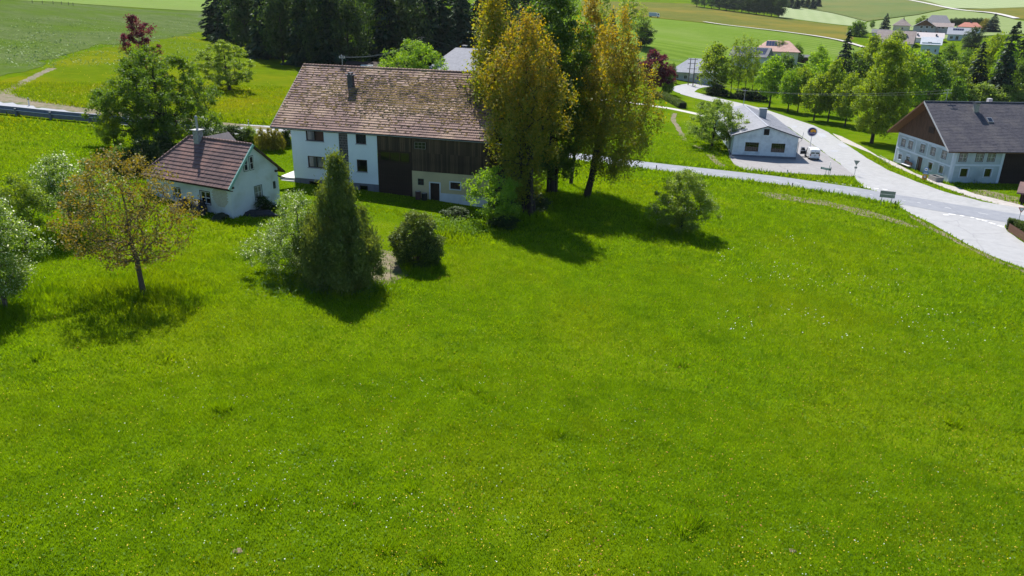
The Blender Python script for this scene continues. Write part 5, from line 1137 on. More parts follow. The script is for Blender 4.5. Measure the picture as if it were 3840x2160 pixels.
for px, py, tp, a, b, k in ((3640, 385, 152, 3590, 3690, 'spruce'), (3150, 320, 108, 3108, 3198, 'spruce'), (3790, 380, 70, 3740, 3860, 'spruce'), (3730, 400, 90, 3680, 3790, 'spruce'), (3830, 400, 60, 3780, 3890, 'spruce'), (3760, 330, 75, 3715, 3815, 'spruce'), (3700, 350, 130, 3665, 3745, 'spruce')):
    lb = 'dark lone spruce rising from the roadside trees' if px == 3150 else 'dark spruce at the edge of the wood behind the old farmhouse'
    plant('spruce', k, px, py, tp, a, b, lb, group=None if px == 3150 else 'spruces behind the old farmhouse')
for px, py, tp, a, b, k in ((3690, 370, 110, 3640, 3750, 'broad_yellow'), (3740, 390, 150, 3690, 3800, 'broad_fresh'), (3810, 400, 190, 3760, 3860, 'broad_green'), (3660, 340, 150, 3620, 3710, 'broad_yellow')):
    plant('valley_tree', k, px, py, tp, a, b, 'yellow-green tree among the dark spruces', group='leafy trees among the spruces')
for px, py, tp, a, b in ((3450, 400, 335, 3400, 3510), (3520, 395, 330, 3470, 3590), (3600, 400, 318, 3540, 3660), (3670, 402, 310, 3620, 3740), (3750, 405, 318, 3700, 3810), (3820, 408, 315, 3770, 3880)):
    plant('willow_shrub', 'bush_pale', px, py, tp, a, b, 'pale green willow shrub just behind the slate roof ridge', 'shrub', 'willow shrubs behind the slate roof')
# by the bungalow
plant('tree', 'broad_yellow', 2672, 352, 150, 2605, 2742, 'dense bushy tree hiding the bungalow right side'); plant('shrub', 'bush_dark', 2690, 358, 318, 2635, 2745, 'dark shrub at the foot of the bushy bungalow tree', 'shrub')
for px, py, tp, a, b in ((2738, 362, 130, 2715, 2762), (2762, 366, 122, 2735, 2792), (2790, 368, 128, 2765, 2815), (2815, 370, 140, 2795, 2838)):
    plant('slim_tree', 'slim', px, py, tp, a, b, 'thin sparse tree with bare stem in front of the solar house', group='thin trees before the solar house')
for px, py, tp, a, b, k in ((2790, 372, 330, 2735, 2850, 'bush_dark'), (2850, 378, 330, 2810, 2890, 'bush_dark'), (2845, 300, 235, 2800, 2890, 'bush_green'), (2930, 310, 200, 2885, 2985, 'bush_green'), (2920, 230, 147, 2888, 2950, 'broad_green'), (2980, 240, 160, 2950, 3012, 'broad_green'), (2520, 310, 235, 2505, 2535, 'bush_green')):
    plant('shrub', k, px, py, tp, a, b, 'garden shrub or small tree around the solar houses', 'shrub', 'shrubs around the solar houses')
plant('shrub', 'bush_green', 2496, 352, 255, 2475, 2528, 'green shrub tucked behind the round copper beech', 'shrub'); 
for px, py, tp, a, b, k in ((2420, 176, 84, 2380, 2450, 'broad_dark'), (2290, 190, 30, 2262, 2318, 'spruce'), (2350, 165, -30, 2310, 2410, 'slim'), (2255, 200, -60, 2225, 2290, 'slim'), (2330, 200, -40, 2300, 2362, 'slim'), (2400, 180, 20, 2370, 2440, 'slim'), (2230, 260, 60, 2190, 2290, 'broad_green'), (2290, 300, 150, 2240, 2340, 'broad_green')):
    plant('tree', k, px, py, tp, a, b, {'broad_dark': 'dark round tree at the near corner of the striped field', 'spruce': 'small dark spruce beyond the poplars'}.get(k, 'loose tree standing behind the poplars'), group=None if k in ('broad_dark', 'spruce') else 'loose trees behind the poplars')
# the wood behind the farm
fw = 'trees of the dark wood'
rs = random.Random(77)
for px, py, tp, a, b, k in ((812, 150, -120, 768, 900, 'spruce'), (860, 168, -140, 800, 930, 'spruce'), (930, 198, -110, 860, 1000, 'broad_dark'), (1000, 218, -140, 930, 1075, 'spruce'), (1060, 234, -100, 990, 1140, 'broad_dark'), (1140, 246, -150, 1075, 1210, 'spruce'), (1190, 252, -90, 1115, 1270, 'broad_dark'),
                            (1235, 256, -140, 1160, 1320, 'spruce'), (1310, 260, -60, 1225, 1400, 'broad_dark'), (1390, 240, -120, 1310, 1470, 'broad_green'), (1450, 250, -140, 1370, 1540, 'spruce'), (1530, 255, -90, 1450, 1620, 'broad_dark'), (1600, 255, -150, 1530, 1680, 'spruce'), (1660, 258, -110, 1590, 1740, 'spruce'), (1730, 262, -120, 1660, 1810, 'spruce'),
                            (900, 130, -130, 840, 970, 'spruce'), (1020, 140, -150, 950, 1100, 'spruce'), (1130, 160, -160, 1060, 1210, 'broad_dark'), (1260, 175, -160, 1180, 1340, 'spruce'), (1380, 185, -170, 1300, 1460, 'spruce'), (1500, 190, -170, 1420, 1580, 'broad_dark'), (1620, 195, -170, 1540, 1700, 'spruce'), (1720, 200, -160, 1650, 1800, 'spruce'),
                            (1800, 250, -160, 1740, 1870, 'spruce'), (1870, 250, -170, 1800, 1950, 'broad_dark'), (1960, 240, -170, 1880, 2040, 'spruce'), (2050, 240, -170, 1970, 2130, 'broad_dark')):
    plant('wood_tree', k, px, py, tp, a, b, {'spruce': 'dark spruce in the wood behind the farmhouse', 'broad_dark': 'shaded broadleaf tree in the wood behind the farmhouse', 'broad_green': 'sunlit green tree at the edge of the dark wood'}[k], group={'spruce': 'spruces of the dark wood', 'broad_dark': 'broadleaf trees of the dark wood'}.get(k))
for px, py, tp, a, b, k in ((1260, 175, 35, 1215, 1290, 'broad_green'), (1380, 205, 20, 1335, 1425, 'broad_green'), (1345, 235, 120, 1290, 1395, 'bush_green'), (1440, 250, 150, 1390, 1490, 'bush_green'), (1150, 235, 165, 1090, 1205, 'bush_dark'), (1010, 215, 150, 950, 1070, 'bush_dark'), (1230, 250, 180, 1175, 1290, 'bush_dark'), (1510, 262, 160, 1460, 1560, 'bush_dark')):
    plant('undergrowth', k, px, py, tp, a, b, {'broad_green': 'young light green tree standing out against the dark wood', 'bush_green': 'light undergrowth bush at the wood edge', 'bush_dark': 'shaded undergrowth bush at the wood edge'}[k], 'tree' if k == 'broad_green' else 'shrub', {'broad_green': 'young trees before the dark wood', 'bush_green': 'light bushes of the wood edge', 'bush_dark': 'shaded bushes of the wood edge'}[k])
# garden shrubs near the cottage and house
for px, py, tp, a, b, k, lb in ((765, 520, 440, 728, 815, 'bush_blossom', 'white flowering shrub behind the cottage chimney'), (880, 535, 465, 825, 930, 'bush_dark', 'dark rounded shrub behind the cottage ridge'), (820, 515, 450, 790, 860, 'bush_green', 'light green shrub between white shrub and dark shrub'), (935, 530, 470, 905, 975, 'bush_pale', 'pale shrub at the end of the golden hedge'),
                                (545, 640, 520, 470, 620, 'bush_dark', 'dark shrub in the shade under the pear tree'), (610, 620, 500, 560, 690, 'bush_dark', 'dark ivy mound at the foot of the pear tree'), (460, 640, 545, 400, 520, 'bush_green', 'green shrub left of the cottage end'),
                                (1075, 545, 470, 1050, 1105, 'bush_dark', 'dark shrub against the white house end'), (2462, 372, 342, 2440, 2484, 'bush_gold', 'small round yellow-green shrub beside the trimmed hedge')):
    plant('shrub', k, px, py, tp, a, b, lb, 'shrub')
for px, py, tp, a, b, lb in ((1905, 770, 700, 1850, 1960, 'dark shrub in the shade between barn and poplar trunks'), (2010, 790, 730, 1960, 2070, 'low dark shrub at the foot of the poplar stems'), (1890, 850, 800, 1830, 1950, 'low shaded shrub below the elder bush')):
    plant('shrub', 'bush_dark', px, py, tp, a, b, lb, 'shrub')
for i, px in enumerate((985, 1015, 1045)): plant('golden_shrub', 'bush_gold', px, 560, 478, px - 28, px + 28, 'golden-leaved hedge shrub with bare lower stems beside the house', 'shrub', 'golden hedge by the house')
for px, py, tp, a, b, k, lb in ((985, 792, 735, 945, 1030, 'bush_dark', 'climbing rose against the cottage gable window'), (900, 800, 768, 885, 915, 'bush_green', 'small vine on the cottage corner'), (1720, 815, 775, 1650, 1760, 'bush_dark', 'low dark shrubs below the stable window'), (3630, 680, 632, 3600, 3665, 'bush_dark', 'dark climbing shrub on the old farmhouse front')):
    plant('wall_shrub', k, px, py, tp, a, b, lb, 'shrub')
# far trees of the hamlet and hills
for px, py, tp, a, b, k, lb in ((3318, 118, 48, 3292, 3336, 'spruce_blue', 'blue-green spruce above the hamlet carport'), (3212, 136, 76, 3173, 3250, 'bush_green', 'large round bush on the meadow before the hamlet'), (3268, 108, 73, 3258, 3280, 'broad_green', 'small lone tree on the pale meadow'), (3716, 120, 50, 3690, 3750, 'spruce_blue', 'broad dark conifer at the end of the hamlet hedge'), (3690, 118, 68, 3665, 3715, 'bush_gold', 'golden shrub beside the broad dark conifer'), (3460, 96, 58, 3428, 3482, 'bush_pale', 'pale tree between the hamlet houses'), (3360, 190, 105, 3320, 3385, 'broad_yellow', 'bright willow before the faded barn'), (3625, 160, 135, 3605, 3640, 'bush_pale', 'pale bush before the white hamlet house'), (3640, 200, 100, 3600, 3680, 'broad_dark', 'dark tree beside the red roofed house')):
    plant('tree', k, px, py, tp, a, b, lb, 'tree')
for i in range(9): plant('hedge_conifer', 'broad_dark', 3562 + i * 16, 98, 66 + 3 * (abs(i - 4) > 3) - (i % 2), 3550 + i * 16, 3576 + i * 16, 'dark conifer of the tall hedge behind the hamlet', 'tree', 'tall hamlet hedge')
for i in range(12):
    px = 2612 + i * 28; py = 26 + i * 3.6; plant('far_tree', 'broad_dark' if i > 2 else 'broad_green', px, py, -45 + (i % 3) * 5, px - 26, px + 28, 'dark tree of the small wood on the far hill', 'tree', 'small wood on the far hill')
for i in range(7): plant('far_conifer', 'spruce', 2945 + i * 20, 26 + (i % 3) * 4, -40, 2932 + i * 20, 2960 + i * 20, 'thin dark conifer of the far tree row', 'tree', 'far conifer row')
# trimmed hedges
def hedge(name, px_line, h, w, label, leafm=L_HEDGE, n=9000, leaf=.13, round_=.35):
    L = [np.array(pix(*p)) for p in px_line]; rs = np.random.RandomState(len(label)); root = empty(name, L[0], 0, label, 'hedge'); P = []
    seg = [np.linalg.norm((L[i + 1] - L[i])[:2]) for i in range(len(L) - 1)]
    for i in range(len(L) - 1):
        k = int(n * seg[i] / sum(seg)); t = rs.rand(k); d = (L[i + 1] - L[i]) / np.linalg.norm((L[i + 1] - L[i])[:2]); s = np.array([-d[1], d[0], 0])
        a = rs.uniform(0, math.pi, k); q = L[i] - L[0] + np.outer(t, L[i + 1] - L[i])
        c, sn = np.cos(a), np.sin(a); e = .55
        wv = w / 2 * np.sign(c) * np.abs(c) ** e; hv = h * np.abs(sn) ** e
        P.append(q + np.outer(wv * rs.uniform(.85, 1.05, k), s) + np.outer(hv * rs.uniform(.88, 1.05, k), [0, 0, 1]))
        core = MB().obox((L[i] + L[i + 1]) / 2 - L[0] + np.array([0, 0, h * .42]), (L[i + 1] - L[i]) / 2, s * w * .38, (0, 0, h * .42)); link('core', core.mesh('core', mat('hedge_core', (.008, .012, .004), 1)), root)
    V = leaf_quads(rs, np.concatenate(P), leaf); link('foliage', np_mesh('foliage', V, quads(len(V) // 4), leafm), root); return root
hedge('hedge', [(2482, 364), (2520, 385), (2560, 407)], 1.5, 2.2, 'long trimmed olive hedge beside the copper beech', L_HEDGE, 7000, .22)
hedge('hedge', [(3772, 858), (3800, 862), (3860, 885), (3930, 915)], 1.35, 1.1, 'clipped dark hedge behind the brown picket fence', L_HEDGE, 9000, .11)

# ------------------------------------------------------------------ meadow grass: blades as real geometry
def rect_poly(o, yaw, x0, y0, x1, y1):
    a = math.radians(yaw); c, s = math.cos(a), math.sin(a)
    return [(o[0] + x * c - y * s, o[1] + x * s + y * c) for x, y in ((x0, y0), (x1, y0), (x1, y1), (x0, y1))]
BARE.append(np.array(ribbon(smooth_line([pix(*p) for p in [(-60, 427), (97, 442), (228, 456), (360, 467), (500, 478), (640, 489), (760, 497)]], 3), 1.5)))
BARE += [rect_poly((HX, HY), HYAW, -.1, -.05, HL, HD), rect_poly((HX, HY), HYAW, -2.1, -.5, 0, 3.7), rect_poly(CO, CYAW, 0, 0, CW, CY1), rect_poly(GO, GYAW, 0, 0, gW, gL), rect_poly(RO, RYAW, -.2, 0, rT, rW)]
LAWN = [rect_poly((HX, HY), HYAW, -5, -5.5, HL, 0), rect_poly((HX, HY), HYAW, -16, -3, 0, 14), px_poly([(1320, 800), (1480, 800), (1560, 850), (1500, 940), (1380, 960)]), px_poly([(3570, 700), (3900, 760), (3900, 690), (3580, 690)])]
TALLZ = [tuple(pix(*p)[:2]) + (r,) for p, r in (((540, 1110), 3.6), ((1150, 1030), 2.4), ((1280, 1075), 2.8), ((1560, 1000), 1.8), ((40, 1130), 3), ((2555, 872), 2.2), ((1660, 880), 2.6), ((280, 880), 3), ((2195, 755), 2), ((1960, 815), 3))]
_rt = random.Random(31)
TALLZ += [tuple(pix(*p)[:2]) + (_rt.uniform(.25, .5),) for p in [(1720, 1450), (1790, 1470), (1830, 1500), (1330, 1890), (2600, 1960), (2560, 1990)] + [(_rt.uniform(100, 3800), _rt.uniform(1250, 2100)) for _ in range(12)]]
main_arr = np.array(main_c)
def blades(name, dens, dmin, dmax, width, hmin, hmax, seed, m, amin=-50, amax=50):
    rs = np.random.RandomState(seed); n = int(dens * .5 * math.radians(amax - amin) * (dmax ** 2 - dmin ** 2))
    d = np.sqrt(rs.uniform(dmin ** 2, dmax ** 2, n)); a = np.radians(rs.uniform(amin, amax, n)); x, y = d * np.sin(a), d * np.cos(a)
    # stay inside the view with a margin
    z = ground_np(x, y); q = np.c_[x, y, z] - _C; w = q @ _f; u = 1920 + F_PX * (q @ _R) / w; v = 1080 + F_PX * (q @ _D) / w
    k = (u > -250) & (u < 4090) & (v < 2420)
    for B in BARE: k &= ~in_poly(x, y, B)
    x, y, z = x[k], y[k], z[k]; n = len(x)
    tall = np.zeros(n)
    for cx, cy, r in TALLZ: tall = np.maximum(tall, np.clip(1.6 - np.hypot(x - cx, y - cy) / r, 0, 1))
    dr = np.full(n, 99.)
    for i in range(0, len(main_arr), 2): dr = np.minimum(dr, np.hypot(x - main_arr[i, 0], y - main_arr[i, 1]))
    tall = np.maximum(tall, np.clip(1.5 - np.abs(dr - 4.4) / .9, 0, 1) * .8)
    lawn = np.zeros(n, bool)
    for B in LAWN: lawn |= in_poly(x, y, B)
    tuft = .5 + .5 * np.sin(x * 1.9 + np.sin(y * 1.3) * 2) * np.sin(y * 2.3 + np.cos(x * .9) * 2)
    h = rs.uniform(hmin, hmax, n) * (.7 + .6 * tuft) * (1 + tall * 1.6); h[lawn] *= .4
    wd = width * rs.uniform(.6, 1.4, n) * (1 + .5 * tall); th = rs.uniform(0, 2 * math.pi, n); bx, by = np.cos(th) * wd, np.sin(th) * wd
    lx, ly = rs.normal(0, .45, n) * h, rs.normal(0, .45, n) * h
    V = np.empty((n, 3, 3)); V[:, 0] = np.c_[x - bx, y - by, z - .02]; V[:, 1] = np.c_[x + bx, y + by, z - .02]; V[:, 2] = np.c_[x + lx, y + ly, z + h]
    o = link(name, np_mesh(name, V.reshape(-1, 3), np.arange(n * 3).reshape(n, 3), m)); tag(o, 'green meadow grass of uneven height covering the slope', 'grass', kind='stuff'); return o
G_BLADE = leaf_mat('grass_blade', (.056, .120, .001), (.124, .212, .002), .5, gloss=.012, k=1.55, tv=1.6, big=[(.055, .50, .68, (.200, .245, .003), .55), (.16, .52, .70, (.190, .235, .004), .4), (.30, .56, .72, (.046, .125, .004), .7)])
G_BLADE_Y = leaf_mat('grass_blade_yellow', (.068, .125, .001), (.145, .205, .002), .5, gloss=.012, k=1.4, tv=1.6, big=[(.05, .48, .66, (.25, .225, .003), .7)])
blades('meadow_grass', 360, 20, 42, .015, .11, .21, 1, G_BLADE)
blades('meadow_grass', 120, 42, 66, .026, .12, .24, 2, G_BLADE)
blades('meadow_grass', 42, 66, 95, .045, .14, .30, 3, G_BLADE, -40, 40)
blades('meadow_grass', 15, 95, 150, .075, .16, .34, 4, G_BLADE, -9, 38)
blades('meadow_grass', 18, 95, 107, .07, .16, .32, 14, G_BLADE, -38, -9)
blades('meadow_grass', 15, 107, 150, .075, .16, .34, 4, G_BLADE_Y, -38, -9)
# flowers and broad-leaved herbs scattered through the meadow
def scatter(name, n, area, seed, size, zoff, m, cl=.75, clr=1.2, up=1.5, asp=1.0, label=''):
    rs = np.random.RandomState(seed); u = rs.uniform(area[0], area[1], n); v = area[2] + (area[3] - area[2]) * rs.rand(n) ** .8
    base = np.array([pix(a, b)[:2] for a, b in zip(u[:min(n // 8 + 1, 420)], v[:min(n // 8 + 1, 420)])])
    P = base[rs.randint(0, len(base), n)] + rs.normal(0, clr, (n, 2)); x, y = P[:, 0], P[:, 1]
    k = np.ones(n, bool)
    for B in BARE: k &= ~in_poly(x, y, B)
    x, y = x[k], y[k]; z = ground_np(x, y) + rs.uniform(*zoff, len(x))
    Q = leaf_quads(rs, np.c_[x, y, z], size, up=up, asp=asp)
    o = link(name, np_mesh(name, Q, quads(len(Q) // 4), m)); tag(o, label, name.replace('_', ' ').split(' ')[-1], kind='stuff')
F_WHITE = mat('dandelion_clock', (.72, .72, .68), .9); F_YEL = mat('buttercup', (.62, .42, .015), .6); F_ORG = mat('sorrel', (.28, .13, .03), .8)
scatter('white_flowers', 380, (-50, 3900, 1000, 2200), 5, .045, (.16, .30), F_WHITE, clr=1.3, label='white dandelion clocks dotted over the meadow')
scatter('white_flowers', 330, (100, 1900, 1350, 2000), 6, .043, (.16, .30), F_WHITE, clr=.9, label='white dandelion clocks in loose groups on the near meadow')
scatter('white_flowers', 420, (2700, 3800, 850, 1300), 16, .08, (.18, .32), F_WHITE, clr=1.2, label='white flowers along the meadow edge by the side road')
scatter('yellow_flowers', 5200, (1500, 3900, 900, 2200), 7, .045, (.16, .28), F_YEL, clr=1.3, label='yellow buttercups through the right of the meadow')
scatter('yellow_flowers', 1600, (-50, 1600, 1150, 2200), 8, .045, (.16, .28), F_YEL, clr=1.2, label='scattered yellow buttercups on the left of the meadow')
scatter('yellow_flowers', 900, (200, 1000, 180, 430), 9, .12, (.2, .35), F_YEL, clr=3, label='yellow flowers on the meadow beyond the road')
scatter('sorrel_heads', 900, (1500, 3900, 950, 2200), 10, .07, (.22, .36), F_ORG, clr=1.2, label='rusty sorrel heads in the meadow')
L_WEED = leaf_mat('dock_leaf', (.055, .115, .006), (.115, .185, .016), .4, gloss=.015)
scatter('broad_leaf_weeds', 6500, (-100, 3950, 1100, 2250), 11, .13, (.03, .14), L_WEED, clr=.55, up=1.0, asp=.55, label='broad-leaved weeds in patches in the meadow')
scatter('broad_leaf_weeds', 2500, (1600, 1800, 830, 880), 12, .2, (.1, .6), L_WEED, clr=.8, up=.8, asp=.5, label='tall nettles and docks by the stable')
scatter('broad_leaf_weeds', 3000, (0, 800, 60, 250), 13, .5, (.1, .4), leaf_mat('weed_far', (.07, .12, .03), (.13, .18, .06), .3), clr=2.5, up=.8, asp=.5, label='pale herbs in the tall meadow')
scatter('broad_leaf_weeds', 3500, (1000, 1400, 1030, 1100), 14, .22, (.1, .5), leaf_mat('tall_grass', (.03, .075, .008), (.07, .13, .015), .4), clr=1.0, up=.3, asp=.25, label='rank dark grass around the thuja')

# ------------------------------------------------------------------ roadside things
POST_W = mat('white_plastic', (.72, .72, .72), .5); BLACK = mat('black_plastic', (.02, .02, .02), .5); SIGN_BACK = mat('sign_back', (.27, .28, .27), .5, (.31, .32, .31), 3, metal=.3)
S_WHITE = mat('sign_white', (.75, .75, .75), .45); S_RED = mat('sign_red', (.45, .02, .03), .45); S_BLUE = mat('sign_blue', (.05, .16, .42), .45); S_YEL = mat('sign_orange', (.75, .42, .03), .45); S_GREEN = mat('sign_green', (.03, .20, .14), .45)
STEEL = mat('rail_steel', (.42, .44, .46), .4, (.34, .35, .37), 2, metal=.7)
# guard rail along the left road
RAIL_SHADE = mat('rail_shade_steel', (.10, .12, .175), .5, (.14, .16, .21), 2)  # dark blue of the face's shaded side is put into the steel colour
gl = smooth_line([pix(*p) for p in [(-60, 421), (0, 426), (97, 436), (228, 450), (360, 461), (500, 472), (640, 483), (760, 491)]], 6)
acc = [0.0]
for i in range(1, len(gl)): acc.append(acc[-1] + float(np.linalg.norm(gl[i] - gl[i - 1])))
def along(s): return np.array([np.interp(s, acc, [p[0] for p in gl]), np.interp(s, acc, [p[1] for p in gl])])
gr = empty('guard_rail', (*gl[0], ground(*gl[0])), 0, 'galvanised guard rail on posts along the road beyond the trees', 'guard rail'); O = Vector(gr.location)
s = 0.0
pm = MB().box(-.11, -.34, -.3, .11, -.16, .88).mesh('post', RAIL_SHADE); pcap = MB().box(-.12, -.36, .881, .12, -.14, .93).mesh('post_cap', STEEL)
while s < acc[-1]:
    p, q = along(s), along(min(s + 4.7, acc[-1])); P3 = lambda t, z: Vector((t[0], t[1], ground(t[0], t[1]) + z)) - O
    po = link('post', pm, gr, P3(p, 0), (0, 0, math.atan2(*(q - p)[::-1]))); link('post_cap', pcap, po)
    d = q - p; n_ = np.array([d[1], -d[0]]) / max(1e-6, np.linalg.norm(d)); b = MB(); V_ = []
    prof = ((.0, .10), (.04, .16), (.04, .60), (.16, .62), (.16, .66), (.0, .68), (.0, 1.08), (-.10, 1.08))
    for t in (p, q):
        for off, z in prof: w = t + n_ * (off + .08); V_.append(P3(w, 0) + Vector((0, 0, z + (ground(t[0], t[1]) - ground(w[0], w[1])))))
    k = len(prof); b.add(V_, [(i, i + 1, k + i + 1, k + i) for i in range(k - 1)]); rb = b.build('rail', RAIL_SHADE, gr); MB().bar(V_[4] + Vector((0, 0, .02)), V_[12] + Vector((0, 0, .02)), .14, .03).build('rail_lit_ledge', POST_W, rb); s += 4.7  # white strip stands in for sunlight on the rail ledge
def delineator(px, py, label, h=1.0, dark=False):
    r = empty('marker_post', pix(px, py), 0, label, 'marker post', 'roadside marker posts')
    MB().prism([(-.06, -.04, -.2), (.06, -.04, -.2), (.06, .04, -.2), (-.06, .04, -.2)], (0, 0, h + .2)).build('post', BLACK if dark else POST_W, r)
    MB().box(-.062, -.042, h - .3, .062, .042, h - .12).build('reflector_band', BLACK, r)
delineator(110, 397, 'white marker post beside the soil bank of the left road', 1.1); delineator(933, 474, 'white marker post near the golden hedge', .9); delineator(2951, 658, 'white marker post on the verge before the workshop', .95)
delineator(2970, 706, 'dark marker post on the meadow side of the road', .8, True); delineator(2461, 637, 'dark marker post behind the lone apple tree', .7, True); delineator(3354, 776, 'dark round-headed marker post beside the big sign board', .8, True)
# round emblem sign on a white mast beside the workshop
P = pix(3037, 553); r = empty('round_sign', P, math.radians(-24), 'round illuminated advertising sign with orange animal on a white mast', 'sign'); ppm = px_per_m(P); hc = height_at(P, 494); rad = 17.5 / ppm
MB().tube([(0, .12, -.3), (0, .12, hc + .1)], .06, 8).build('mast', POST_W, r)
def disc(rr, y0, y1, n=28): return MB().tube([(0, y0, hc), (0, y1, hc)], rr, n)
disc(rad, -.12, .12).build('casing', S_WHITE, r); disc(rad * .84, -.126, -.1).build('face', mat('sign_purple', (.045, .03, .13), .4), r)
an = MB(); q = rad
an.poly([(-.42 * q, -.13, hc + .0 * q), (-.40 * q, -.13, hc + .22 * q), (-.25 * q, -.13, hc + .46 * q), (.1 * q, -.13, hc + .58 * q), (.5 * q, -.13, hc + .5 * q), (.74 * q, -.13, hc + .22 * q), (.72 * q, -.13, hc - .1 * q), (.5 * q, -.13, hc - .1 * q), (.38 * q, -.13, hc + .04 * q), (.1 * q, -.13, hc - .02 * q), (0, -.13, hc - .12 * q), (-.2 * q, -.13, hc - .12 * q)]); an.build('emblem', mat('sign_emblem_orange', (.80, .36, .02), .4), r)
lt = MB(); xx = -.7 * q
for k, wd in enumerate((.14, .16, .13, .16, .14, .15, .12, .14)):
    x0 = xx; lt.box(x0, -.134, hc - .42 * q, x0 + .05 * q, -.128, hc - .16 * q); lt.box(x0 + .05 * q, -.134, hc - (.2 if k % 2 else .42) * q, x0 + wd * q * .8, -.128, hc - (.16 if k % 2 else .37) * q); xx += (wd + .035) * q
lt.build('lettering', S_WHITE, r)
# signs
def sign_post(px, py, name, label, yaw, cat='sign'): return empty(name, pix(px, py), math.radians(yaw), label, cat)
r = sign_post(3204, 657, 'give_way_sign', 'back of a give way sign on the branch road edge', -24); h = height_at(r.location, 602)
MB().tube([(0, 0, -.3), (0, 0, h)], .035).build('pole', METAL, r); MB().prism([(-.45, -.05, h), (.45, -.05, h), (0, -.05, h - .78)], (0, .02, 0)).build('plate', SIGN_BACK, r); MB().box(-.2, -.05, h - 1.25, .2, -.03, h - .95).build('small_plate', SIGN_BACK, r)
r = sign_post(3818, 834, 'give_way_sign', 'give way sign with red rim facing the side road', -20); h = height_at(r.location, 778)
MB().tube([(0, 0, -.3), (0, 0, h - .1)], .035).build('pole', METAL, r)
MB().prism([(-.40, -.06, h), (.40, -.06, h), (0, -.06, h - .70)], (0, .02, 0)).build('plate', S_RED, r); MB().poly([(-.27, -.062, h - .07), (.27, -.062, h - .07), (0, -.062, h - .54)], True).build('plate_centre', S_WHITE, r)
r = sign_post(3320, 772, 'sign_board', 'back of a large grey direction board on two posts by the meadow', -20); h = height_at(r.location, 716); ppm = px_per_m(r.location); w = 52 / ppm
for s_ in (-.33, .33): MB().tube([(w * s_, 0, -.3), (w * s_, 0, h)], .045).build('post', METAL, r)
bh = 26 / ppm
for k in range(2): MB().box(-w / 2, -.08, h - bh * (k + 1) / 2 + .015, w / 2, -.05, h - bh * k / 2 - .015).build('panel', SIGN_BACK, r)
for k in range(4): MB().box(-w / 2, -.10, h - bh * (k + .5) / 4 - .02, w / 2, -.081, h - bh * (k + .5) / 4 + .02).build('stiffener', METAL, r)
r = sign_post(3464, 680, 'sign_stack', 'stack of small traffic signs on one pole before the old farmhouse', -24); h = height_at(r.location, 630)
MB().tube([(0, 0, -.3), (0, 0, h)], .03).build('pole', METAL, r)
def rnd(zc, rr, m, y0, nm): MB().tube([(0, y0, zc), (0, y0 + .02, zc)], rr, 20).build(nm, m, r)
rnd(h - .22, .34, S_BLUE, -.06, 'round_sign_rim'); rnd(h - .22, .25, S_WHITE, -.065, 'round_sign_face'); MB().box(-.15, -.07, h - .28, .15, -.066, h - .18).build('pictogram', BLACK, r)
MB().box(-.36, -.06, h - .95, .36, -.04, h - .6).build('blue_plate', S_BLUE, r); MB().box(-.28, -.064, h - .84, .28, -.061, h - .72).build('plate_text', S_WHITE, r)
MB().box(-.36, -.06, h - 1.85, .36, -.04, h - 1.02).build('orange_plate', S_YEL, r); rnd(h - 1.35, .28, S_RED, -.065, 'ban_rim'); rnd(h - 1.35, .19, S_WHITE, -.07, 'ban_face'); MB().obox((0, -.072, h - 1.35), (.16, 0, .06), (0, .001, 0), (-.015, 0, .03)).build('pictogram', BLACK, r)
r = sign_post(3098, 659, 'direction_signs', 'green direction arms on two slim posts at the forecourt edge', -14); h = height_at(r.location, 606)
for x_, hh in ((-.12, h * .55), (.28, h), (.5, h * .62)): MB().tube([(x_, 0, -.3), (x_, 0, hh)], .04).build('post', METAL, r)
MB().prism([(-1.0, -.2, h * .62), (.55, .12, h * .50), (.55, .12, h * .36), (-1.0, -.2, h * .48)], (.02, -.04, 0)).build('arm', S_GREEN, r)
MB().prism([(-.85, -.215, h * .575), (.35, .035, h * .485), (.35, .035, h * .43), (-.85, -.215, h * .52)], (.001, -.03, 0)).build('arm_text', S_WHITE, r)
MB().box(.5, -.3, h * .42, .54, .5, h * .62).build('arm', mat('sign_teal_back', (.2, .28, .28), .5), r); MB().box(.26, -.35, h * .72, .30, .45, h).build('arm', S_WHITE, r)
# white van, rear towards us, front door open
VP = pix(3053, 601); van = empty('van', VP, math.radians(-7), 'white delivery van parked by the workshop with its front door open', 'van')
VW = mat('van_white_paint', (.74, .75, .77), .25, spec=.5); VG = mat('van_dark_glass', (.02, .025, .035), .08, spec=.7)
secs = [(0.0, .80, .40, .80, 1.02, .70, 1.50), (.06, .83, .36, .83, 1.02, .72, 1.70), (.28, .84, .33, .84, 1.02, .72, 1.80), (1.3, .84, .33, .84, 1.02, .72, 1.84), (2.3, .84, .33, .84, 1.02, .71, 1.80), (2.62, .84, .33, .84, 1.02, .68, 1.68), (3.22, .83, .33, .82, 1.0, .74, 1.07), (3.85, .80, .35, .76, .90, .66, .94), (4.1, .70, .42, .64, .74, .55, .78)]
b = MB(); V_ = []
for y, w0, z0, w1, z1, w2, z2 in secs: V_ += [(-w0, y, z0), (-w1, y, z1), (-w2, y, z2), (0, y, z2 + .03), (w2, y, z2), (w1, y, z1), (w0, y, z0)]
n = 7; F_ = [(i * n + k, i * n + k + 1, (i + 1) * n + k + 1, (i + 1) * n + k) for i in range(len(secs) - 1) for k in range(n - 1)] + [tuple(range(n)), tuple(range(len(V_) - n, len(V_)))[::-1]] + [(i * n, (i + 1) * n, (i + 1) * n + 6, i * n + 6) for i in range(len(secs) - 1)]
b.add(V_, F_); body = b.build('body', VW, van, bevel=.03)
